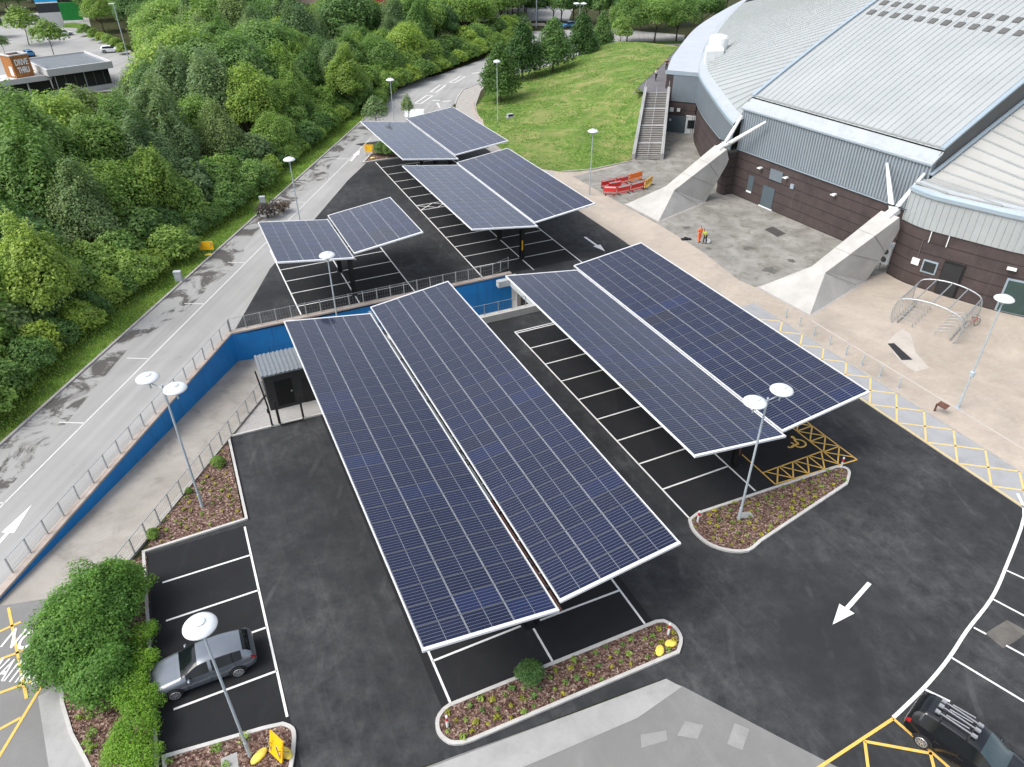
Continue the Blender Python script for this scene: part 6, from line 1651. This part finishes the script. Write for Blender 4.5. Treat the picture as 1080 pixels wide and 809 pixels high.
for i, (x, y, h) in enumerate(((541, 21, 8.5), (566, 23, 8.5), (515, 22, 8), (592, 25, 9), (604, 24, 9), (618, 25, 9.5), (632, 26, 9), (646, 24, 9.5), (583, 22, 9), (660, 24, 9))):
    tree('column:%d' % (i % 2), G(x, y), h, 'deep' if i % 3 else 'dark', 'clipped dark street tree in the row before the far car park' if i < 3 else 'dark street tree in the dense far row by the main road', name='street_tree', group='dark street trees of the far row, spaced' if i < 3 else 'dark street trees of the far row, dense', wide=1.05)
# ---- woodland left of the old road
rnd = random.Random(21)
def wood_ok(p, h, R):
    x, y = p.x, p.y
    k = kerbline(y).x
    if y > 122: k = -20.5 if y < 136 else -20.5 + (y-136)*.36
    if x > k - 3.6 - R*.62: return False
    top = proj((x, y, h)); base = proj((x, y, 0)); left = proj((x - R, y, h*.6))[0]; right = proj((x + R, y, h*.6))[0]
    if right < -25 or base[1] < -40 or left > 548: return False
    # keep the cafe, its car park and the lamp column in sight
    if left < 124 and top[1] < 97 and base[1] > 42: return False
    if left < 134 and base[1] <= 100 and top[1] < 70 and base[1] > 30: return False
    if 96 < left < 142 and base[1] > 45 and top[1] < 62: return False
    if x < -60 and base[1] < 100 and base[1] > 10 and left < 128: return False
    if y > 175 and left < 432 and right > 316 and top[1] < 9: return False
    # dark track and clearing between trees
    return True
pts = []
tries = 0
while tries < 26000 and len(pts) < 285:
    tries += 1
    y = rnd.uniform(28, 300)**1.0; x = rnd.uniform(-150, 14)
    if y > 230 and rnd.random() < .4: continue
    kd = kerbline(min(y, 122)).x - x
    typ = rnd.choice(('oak', 'oak', 'oak', 'ash', 'ash', 'birch', 'birch'))
    h = rnd.uniform(8.0, 11.0) if kd < 14 else rnd.uniform(10.0, 14.5)
    if y > 160: h = rnd.uniform(10, 14)
    R = {'oak': .45, 'ash': .315, 'birch': .257}[typ]*h*1.05
    p = Vector((x, y, -.05))
    while h > 3.8 and not wood_ok(p, h, R): h -= .7; R *= .94
    if h <= 3.8: continue
    if any((p-q).length < (R + r2)*(.52 if y < 170 else .60) for q, _, r2, _ in pts): continue
    pts.append((p, h, R, typ))
HUE = {'oak': ('mid', 'bright', 'dark', 'mid'), 'ash': ('bright', 'mid', 'grey', 'dark'), 'birch': ('grey', 'grey', 'mid', 'lime')}
WORD = {'mid': 'mid green', 'bright': 'bright green', 'dark': 'dark green', 'grey': 'grey-green', 'lime': 'yellow-green', 'yellow': 'yellow'}
KND = {'oak': 'broad round-crowned tree', 'ash': 'tall oval-crowned tree', 'birch': 'slender feathery tree'}
for i, (p, h, R, typ) in enumerate(pts):
    lf = HUE[typ][rnd.randrange(4)]
    bx, by = proj(p)
    zone = 'near the cafe' if bx < 150 and by < 200 else ('beside the lower stretch of the old road' if by > 230 else ('beside the old road by the utility cabinets' if by > 120 else ('at the bend of the old road' if p.x > -40 else 'deep in the far woodland')))
    lab = '%s %s %s' % (WORD[lf], KND[typ], zone)
    tree('%s:%d' % (typ, rnd.randrange(4)), p, h, lf, lab, name={'oak': 'broadleaf_tree', 'ash': 'oval_tree', 'birch': 'feathery_tree'}[typ], group='woodland: ' + lab, wide=rnd.uniform(.95, 1.15))
# ---- shrubs that edge the verge
y = 20.0; i = 0
while y < 196:
    if y < 122: x = kerbline(y).x - 3.1 - rnd.uniform(0, .9)
    else: x = (-22.2 if y < 136 else -22.2 + (y-136)*.44)
    lf = rnd.choice(('bright', 'mid', 'bright', 'mid', 'lime', 'dark'))
    stretch = 'lower' if y < 60 else ('middle' if y < 100 else 'bend')
    lab = '%s leafy shrub edging the grass verge, %s' % (WORD[lf], {'lower': 'lower stretch', 'middle': 'stretch with the yellow sign and cabinets', 'bend': 'stretch near the bend'}[stretch])
    tree('shrub:%d' % (i % 3), Vector((x, y, -.05)), rnd.uniform(2.0, 3.6), lf, lab, 'shrub', 'verge_shrub', 'verge: ' + lab, wide=rnd.uniform(.95, 1.25), trunk=False)
    y += rnd.uniform(1.7, 2.6); i += 1
# second rank a bit taller, hiding trunks
y = 22.0
while y < 205:
    if y < 122: x = kerbline(y).x - 5.9 - rnd.uniform(0, 1.8)
    else: x = (-25.2 if y < 136 else -25.2 + (y-136)*.42)
    lf = rnd.choice(('bright', 'mid', 'mid', 'grey', 'dark'))
    stretch = 'lower' if y < 60 else ('middle' if y < 100 else 'bend')
    lab = '%s tall shrub in the second rank behind the verge, %s' % (WORD[lf], {'lower': 'lower stretch', 'middle': 'middle stretch', 'bend': 'near the bend'}[stretch])
    tree('shrub:%d' % (i % 3), Vector((x, y, -.05)), rnd.uniform(4.0, 5.6), lf, lab, 'shrub', 'tall_shrub', 'second rank: ' + lab, wide=rnd.uniform(.85, 1.0)); y += rnd.uniform(3.0, 4.4); i += 1
# ---- cafe trees
tree('sapling:2', G(31, 48), 8.0, 'lime', 'yellowish young tree in the cafe car park, the one nearer the blue sign', wide=1.35)
tree('sapling:0', G(58, 61), 7.5, 'lime', 'yellowish young tree right behind the cafe roof', wide=1.35)
for px, lf, h in (((100, 42), 'lime', 2.4), ((108, 45), 'lime', 2.2), ((116, 48), 'bright', 2.4), ((124, 52), 'lime', 2.4), ((132, 57), 'lime', 2.2), ((92, 38), 'bright', 2.6)):
    tree('shrub:1', G(*px), h, lf, 'low yellow-green shrub bordering the cafe car park', 'shrub', 'border_shrub', 'yellow shrubs of the cafe border', wide=1.2, trunk=False)
for px, h, lf in (((12, 20), 10, 'dark'), ((-10, 14), 11, 'dark'), ((22, 10), 10, 'mid'), ((48, 8), 10, 'mid'), ((88, 14), 10, 'mid'), ((102, 22), 10, 'mid'), ((110, 34), 8.5, 'bright'), ((-6, 40), 6, 'dark'), ((34, 2), 11, 'dark'), ((70, 2), 11, 'mid'), ((122, 14), 11, 'mid'), ((140, 26), 11, 'mid'), ((152, 40), 11, 'dark')):
    tree('oak:%d' % (int(h) % 3), G(*px), h, lf, '%s tree behind the cafe car park' % WORD[lf], name='broadleaf_tree', group='%s trees behind the cafe car park' % WORD[lf])
tree('sapling:1', G(6, 58), 4.0, 'grey', 'small grey-green tree beside the timber tower of the cafe', wide=1.2)
# ---- behind the farthest canopy
tree('sapling:0', G(398, 139, 0), 5.0, 'grey', 'thin grey-green tree over the corner of the farthest canopy', wide=1.05)
tree('sapling:2', G(431, 132, 0), 4.4, 'grey', 'thin sparse sapling beside the white notice board', wide=.6)
tree('shrub:2', G(402, 163.5), 1.8, 'dark', 'dark low shrub in the far bed beside the yellow sign', 'shrub', 'bed_shrub', trunk=False)
tree('shrub:0', G(412, 165), 1.9, 'dark', 'dark low shrub in the far bed nearest the canopy edge', 'shrub', 'bed_shrub', trunk=False)
cm = crown_mesh('twig_crown', 5, lobes_round(5, 1.5, 2.2, .2, 9), 700, .13)
def twiggy(px, lb, sc):
    t = thing('bare_shrub', lb, 'shrub', G(*px), random.random()*6); o = place('twig_crown', cm, t); o.scale = (sc, sc, sc*.8); o.material_slots[0].link = 'OBJECT'; o.material_slots[0].material = LEAF['purple']
    m = MB(); r = random.Random(int(px[0]))
    for i in range(14): a = r.random()*6.28; q = r.uniform(.5, 1.4)*sc; m.tube([(0,0,0), (q*.5*math.cos(a), q*.5*math.sin(a), .8*sc), (q*math.cos(a), q*math.sin(a), r.uniform(1.2, 2)*sc*.8)], [.03, .02, .008], 5)
    m.build('stem', M['bark'], t)
twiggy((283, 230), 'purple-grey twiggy shrub in the layby beside the smallest canopy', 1.0)
twiggy((299, 224), 'smaller purple-grey twiggy shrub nearest the lamp behind the canopy', .7)
# ---- planting beds
def planter(label, outline, kerb_h=.13, z=.09):
    pts = outline
    t = thing('planting_bed', label, 'planting bed', pts[0])
    MB().kerb(pts, .17, .0, kerb_h, closed=True).build('kerb_edging', M['kerb'], t, world=True)
    MB().poly([(p.x, p.y, z) for p in pts]).build('mulch', M['mulch'], t, world=True)
    return t
def rounded(pts, sub=3): return [Vector((p.x, p.y, 0)) for p in smooth_line(pts, sub)]
long_bed = [S(17.93, 5.25), S(17.72, 16.1)] + rounded([S(17.6, 16.45), S(17.1, 16.72), S(16.4, 16.62), S(15.85, 16.05)]) + [S(16.05, 5.6)] + rounded([S(16.1, 5.15), S(16.35, 4.65), S(16.95, 4.38), S(17.55, 4.55), S(17.85, 4.95)])
bed2 = [S(22.98, 22.6), S(22.6, 32.9)] + rounded([S(22.5, 33.2), S(22.2, 33.42), S(21.8, 33.2), S(21.2, 32.35)]) + rounded([S(19.75, 24.4), S(19.5, 23.3), S(20.0, 22.3), S(20.9, 21.65), S(22.0, 21.55), S(22.75, 21.85)])
corner = [S(20.85, -6.4), S(20.35, -2.4)] + rounded([S(20.2, -1.65), S(19.8, -1.3), S(19.2, -1.35), S(18.0, -1.75), S(17.0, -2.3)]) + [S(16.7, -6.4)]
planter('long bark bed with a round bush below the longest canopy', long_bed); planter('bark bed with the double lamp beside the disabled bay', bed2); planter('corner bark bed with yellow boards beside the silver car', corner)
MB
tri_bed = [G(155, 581), G(257, 549), G(241, 470), G(236, 466), G(200, 517), G(165, 556)]
t = thing('planting_bed', 'triangular bark bed between the ramp fence and the parking bays', 'planting bed', tri_bed[0]); MB().poly([(p.x, p.y, .06) for p in tri_bed]).build('mulch', M['mulch'], t, world=True); MB().kerb([tri_bed[-1] + Vector((.1,0,0)), tri_bed[3] + Vector((.1,0,0))], .1, 0, .1).build('kerb_edging', M['kerb'], t, world=True)
big_bed = [G(66, 722), G(66, 742), G(76, 775), G(92, 805), G(104, 830), G(172, 835), G(166, 790), G(155, 586), G(130, 596), G(112, 622), G(88, 665)]
t = thing('planting_bed', 'bark bed under the large bush and lime hedge', 'planting bed', big_bed[0]); MB().poly([(p.x, p.y, .07) for p in big_bed]).build('mulch', M['mulch'], t, world=True); MB().kerb(big_bed[:5], .1, 0, .1).build('kerb_edging', M['kerb'], t, world=True)
far_bed = [G(383, 172), G(432, 165), G(446, 150), G(428, 137), G(402, 152)]
t = thing('planting_bed', 'small far bed with dark shrubs behind the yellow sign', 'planting bed', far_bed[0]); MB().poly([(p.x, p.y, .08) for p in far_bed]).build('mulch', M['mulch'], t, world=True); MB().kerb(far_bed, .2, 0, .14, True).build('kerb_edging', M['kerb'], t, world=True)
# pale paver under the lamp in bed2 and in the corner bed
MBp = MB().obox(G(782, 547, .1), (.75, .1, 0), (-.1, .45, 0), (0,0,.03)); tag(MBp.build('paving_slab', M['apron']), 'small pale slab at the foot of the double lamp', 'slab')
MBp = MB().poly([G(233, 800, .11), G(250, 793, .11), G(252, 812, .11), G(233, 815, .11)]); tag(MBp.build('bare_soil', M['apron']), 'bare pale patch in the corner bed', kind='structure')
# seedlings
def seed_mesh(name, seed, n=26, size=.085, r=.2):
    return crown_mesh(name, seed, [(0, 0, .12, r, .6), (r*.4, .03, .1, r*.6, .6), (-r*.4, -.05, .1, r*.6, .6)], n, size, .5, .6, -.05)
SD = [seed_mesh('seedling', s) for s in (1, 2, 3)]
def seedlings(poly, n, colors, where, seed, z=.09, edge=.2, sc=(.7, 1.3)):
    r = random.Random(seed); xs = [p.x for p in poly]; ys = [p.y for p in poly]; placed = []
    def inside(x, y):
        c = False; j = len(poly)-1
        for i in range(len(poly)):
            a, b = poly[i], poly[j]
            if (a.y > y) != (b.y > y) and x < (b.x-a.x)*(y-a.y)/(b.y-a.y) + a.x: c = not c
            j = i
        return c
    k = 0
    while len(placed) < n and k < 6000:
        k += 1; x, y = r.uniform(min(xs), max(xs)), r.uniform(min(ys), max(ys))
        if not all(inside(x+dx, y+dy) for dx, dy in ((edge,0), (-edge,0), (0,edge), (0,-edge))): continue
        if any((x-a)**2 + (y-b)**2 < .16 for a, b in placed): continue
        placed.append((x, y)); o = place('seedling', SD[k % 3], None, (x, y, z), r.random()*6.28); s = r.uniform(*sc); o.scale = (s, s, s*.9)
        lf = r.choice(colors); o.material_slots[0].link = 'OBJECT'; o.material_slots[0].material = LEAF[lf]
        tag(o, 'small %s seedling planted in the %s' % (WORD[lf], where), 'seedling', 'small %s seedlings in the %s' % (WORD[lf], where))
seedlings(long_bed, 62, ('bright', 'lime', 'yellow', 'mid'), 'long bark bed', 1, .09, .2, (.45, .95)); seedlings(bed2, 78, ('yellow', 'yellow', 'lime'), 'bark bed with the double lamp', 2, .09, .2, (.4, .8))
seedlings(corner, 16, ('lime', 'bright'), 'corner bark bed', 3); seedlings(tri_bed, 46, ('lime', 'yellow', 'yellow'), 'triangular bark bed', 4, .06, .2, (.4, .75))
seedlings([G(70, 728), G(70, 742), G(80, 775), G(95, 800), G(112, 800), G(102, 745), G(98, 728)], 9, ('lime',), 'bark beside the curved kerb', 5, .07)
# bushes near the camera
def bush(label, c, lobes, n, size, leaf, seed, name='bush'):
    t = thing(name, label, 'bush', c); o = place('foliage', crown_mesh('foliage', seed, lobes, n, size, .55, .7, -.3, .6), t); o.material_slots[0].link = 'OBJECT'; o.material_slots[0].material = LEAF[leaf]
    m = MB(); r = random.Random(seed)
    for l in lobes[:9]:
        e = Vector(l[:3]); m.tube([(0,0,-.05), e*.45 + Vector((0,0,.1)), e*.9], [.05, .03, .012], 6)
    m.build('stem', M['bark'], t)
bush('round dark green bush standing in the long bark bed', S(17.5, 9.0), [(0,0,.72,.55,.95), (.28,.1,.62,.42,.9), (-.3,.05,.6,.42,.9), (.05,-.3,.58,.42,.9), (.0,.28,.62,.4,.9), (-.15,-.15,.95,.38,.9), (.2,-.05,.95,.34,.9)], 4200, .045, 'dark', 11)
def lobes_blob(c0, specs, seed, per=5):
    r = random.Random(seed); out = []
    for px, z, rad in specs:
        p = G(px[0], px[1], z) - c0; out.append((p.x, p.y, z, rad, .85))
        for i in range(per):
            a = r.random()*6.28; q = rad*r.uniform(.5, .85); out.append((p.x + q*math.cos(a), p.y + q*math.sin(a), max(.3, z + rad*r.uniform(-.35, .4)), rad*r.uniform(.36, .58), .85))
    return out
c0 = G(95, 688); c0.z = 0
bt = thing('large_bush', 'large spreading green bush beside the bays, overhanging the road words', 'bush', c0)
for k, (px, z0, R, H, n) in enumerate((((84, 672), .1, 2.05, 3.5, 26000), ((112, 640), .2, 1.75, 3.5, 20000), ((66, 690), .0, 1.5, 2.6, 14000), ((104, 708), .0, 1.5, 2.4, 14000), ((128, 618), .0, 1.25, 2.6, 10000))):
    me = canopy_mesh('foliage', 60+k, R, H, z0, n, .058, .10, .34, 40, .3, .6, .68); q = G(px[0], px[1], 1.2) - c0; q.z = 0
    o = place('foliage', me, bt, q, k*1.3); o.material_slots[0].link = 'OBJECT'; o.material_slots[0].material = LEAF['bush']
m = MB(); r_ = random.Random(5)
for k in range(12):
    a = k*.55; q = r_.uniform(1, 2.2); m.tube([(0,0,-.05), (q*.4*math.cos(a), q*.4*math.sin(a), .9), (q*math.cos(a), q*math.sin(a), r_.uniform(1.6, 2.8))], [.06, .035, .012], 6)
m.build('stem', M['bark'], bt)
c0 = G(142, 760); c0.z = 0
lb = lobes_blob(c0, (((135, 728), .8, .8), ((145, 765), .8, .85), ((130, 790), .75, .8), ((150, 800), .75, .8), ((152, 740), .7, .7), ((148, 700), .8, .7), ((150, 670), .8, .65)), 6, 7)
bush('bright lime green low bush against the kerb by the silver car', c0, lb, 26000, .042, 'hedge', 16, 'lime_bush')
for px, h, lb in (((231, 492), .8, 'leafy green weed against the ramp fence at the gravel corner'), ((163, 567), .65, 'green weed against the ramp fence at the kerb corner'), ((200, 520), .4, 'small weed at the foot of the double lamp')):
    tree('shrub:1', G(*px), h, 'bright', lb, 'weed', 'weed_clump', wide=.9, trunk=False)
# verge tufts: ground cover, uncounted
def tufts():
    r = np.random.default_rng(4); n = 16000
    y = 14 + (128-14)*r.random(n)**1.4; x = -33.6 + (y-36.9)*10.3/82.0 - .2 - 3.6*r.random(n)
    p = np.stack([x, y, np.full(n, .03)], 1); a = r.random(n)*6.283; d = np.stack([np.cos(a), np.sin(a), np.zeros(n)], 1); h = .08 + .14*r.random(n)
    b = np.stack([np.cos(a+1.4), np.sin(a+1.4), np.zeros(n)], 1)*.08
    tip = p + d*.05; tip[:, 2] += h
    V = np.stack([p - b, p + b, tip], 1).reshape(-1, 3); me = bpy.data.meshes.new('verge_grass')
    me.vertices.add(3*n); me.vertices.foreach_set('co', V.ravel()); me.loops.add(3*n); me.loops.foreach_set('vertex_index', np.arange(3*n, dtype=np.int32)); me.polygons.add(n)
    me.polygons.foreach_set('loop_start', np.arange(0, 3*n, 3, dtype=np.int32)); me.polygons.foreach_set('loop_total', np.full(n, 3, dtype=np.int32)); me.update(calc_edges=True); me.materials.append(LEAF['bright'])
    tag(place('verge_grass', me), 'tufts of longer grass along the verge', kind='stuff')
tufts()
def lawn_tufts():
    r = random.Random(9); V = []; F = []
    while len(F) < 15000:
        u, v = r.random(), r.random(); i = min(len(LB)-2, int(u*(len(LB)-1))); f = u*(len(LB)-1) - i
        p = LB[i].lerp(LB[i+1], f).lerp(LT[i].lerp(LT[i+1], f), v*.97 + .01)
        if math.sin(p.x*.55 + 1.3*math.sin(p.y*.31))*math.sin(p.y*.42 + p.x*.2) + r.uniform(-.7, .7) < -.15: continue
        z = lawn_z(p)
        if z <= 0: continue
        a = r.random()*6.28; h = r.uniform(.05, .16); q = Vector((math.cos(a), math.sin(a), 0))*r.uniform(.08, .18); c = Vector((p.x, p.y, z-.01)); k = len(V)
        V += [c - q, c + q, c + Vector((-q.y, q.x, 0))*.6 + Vector((0,0,h))]; F.append((k, k+1, k+2))
    me = bpy.data.meshes.new('lawn_grass'); me.from_pydata(V, [], F); me.materials.append(LEAF['mid']); tag(place('lawn_grass', me), 'longer tufts of grass scattered over the lawn', kind='stuff')
lawn_tufts()
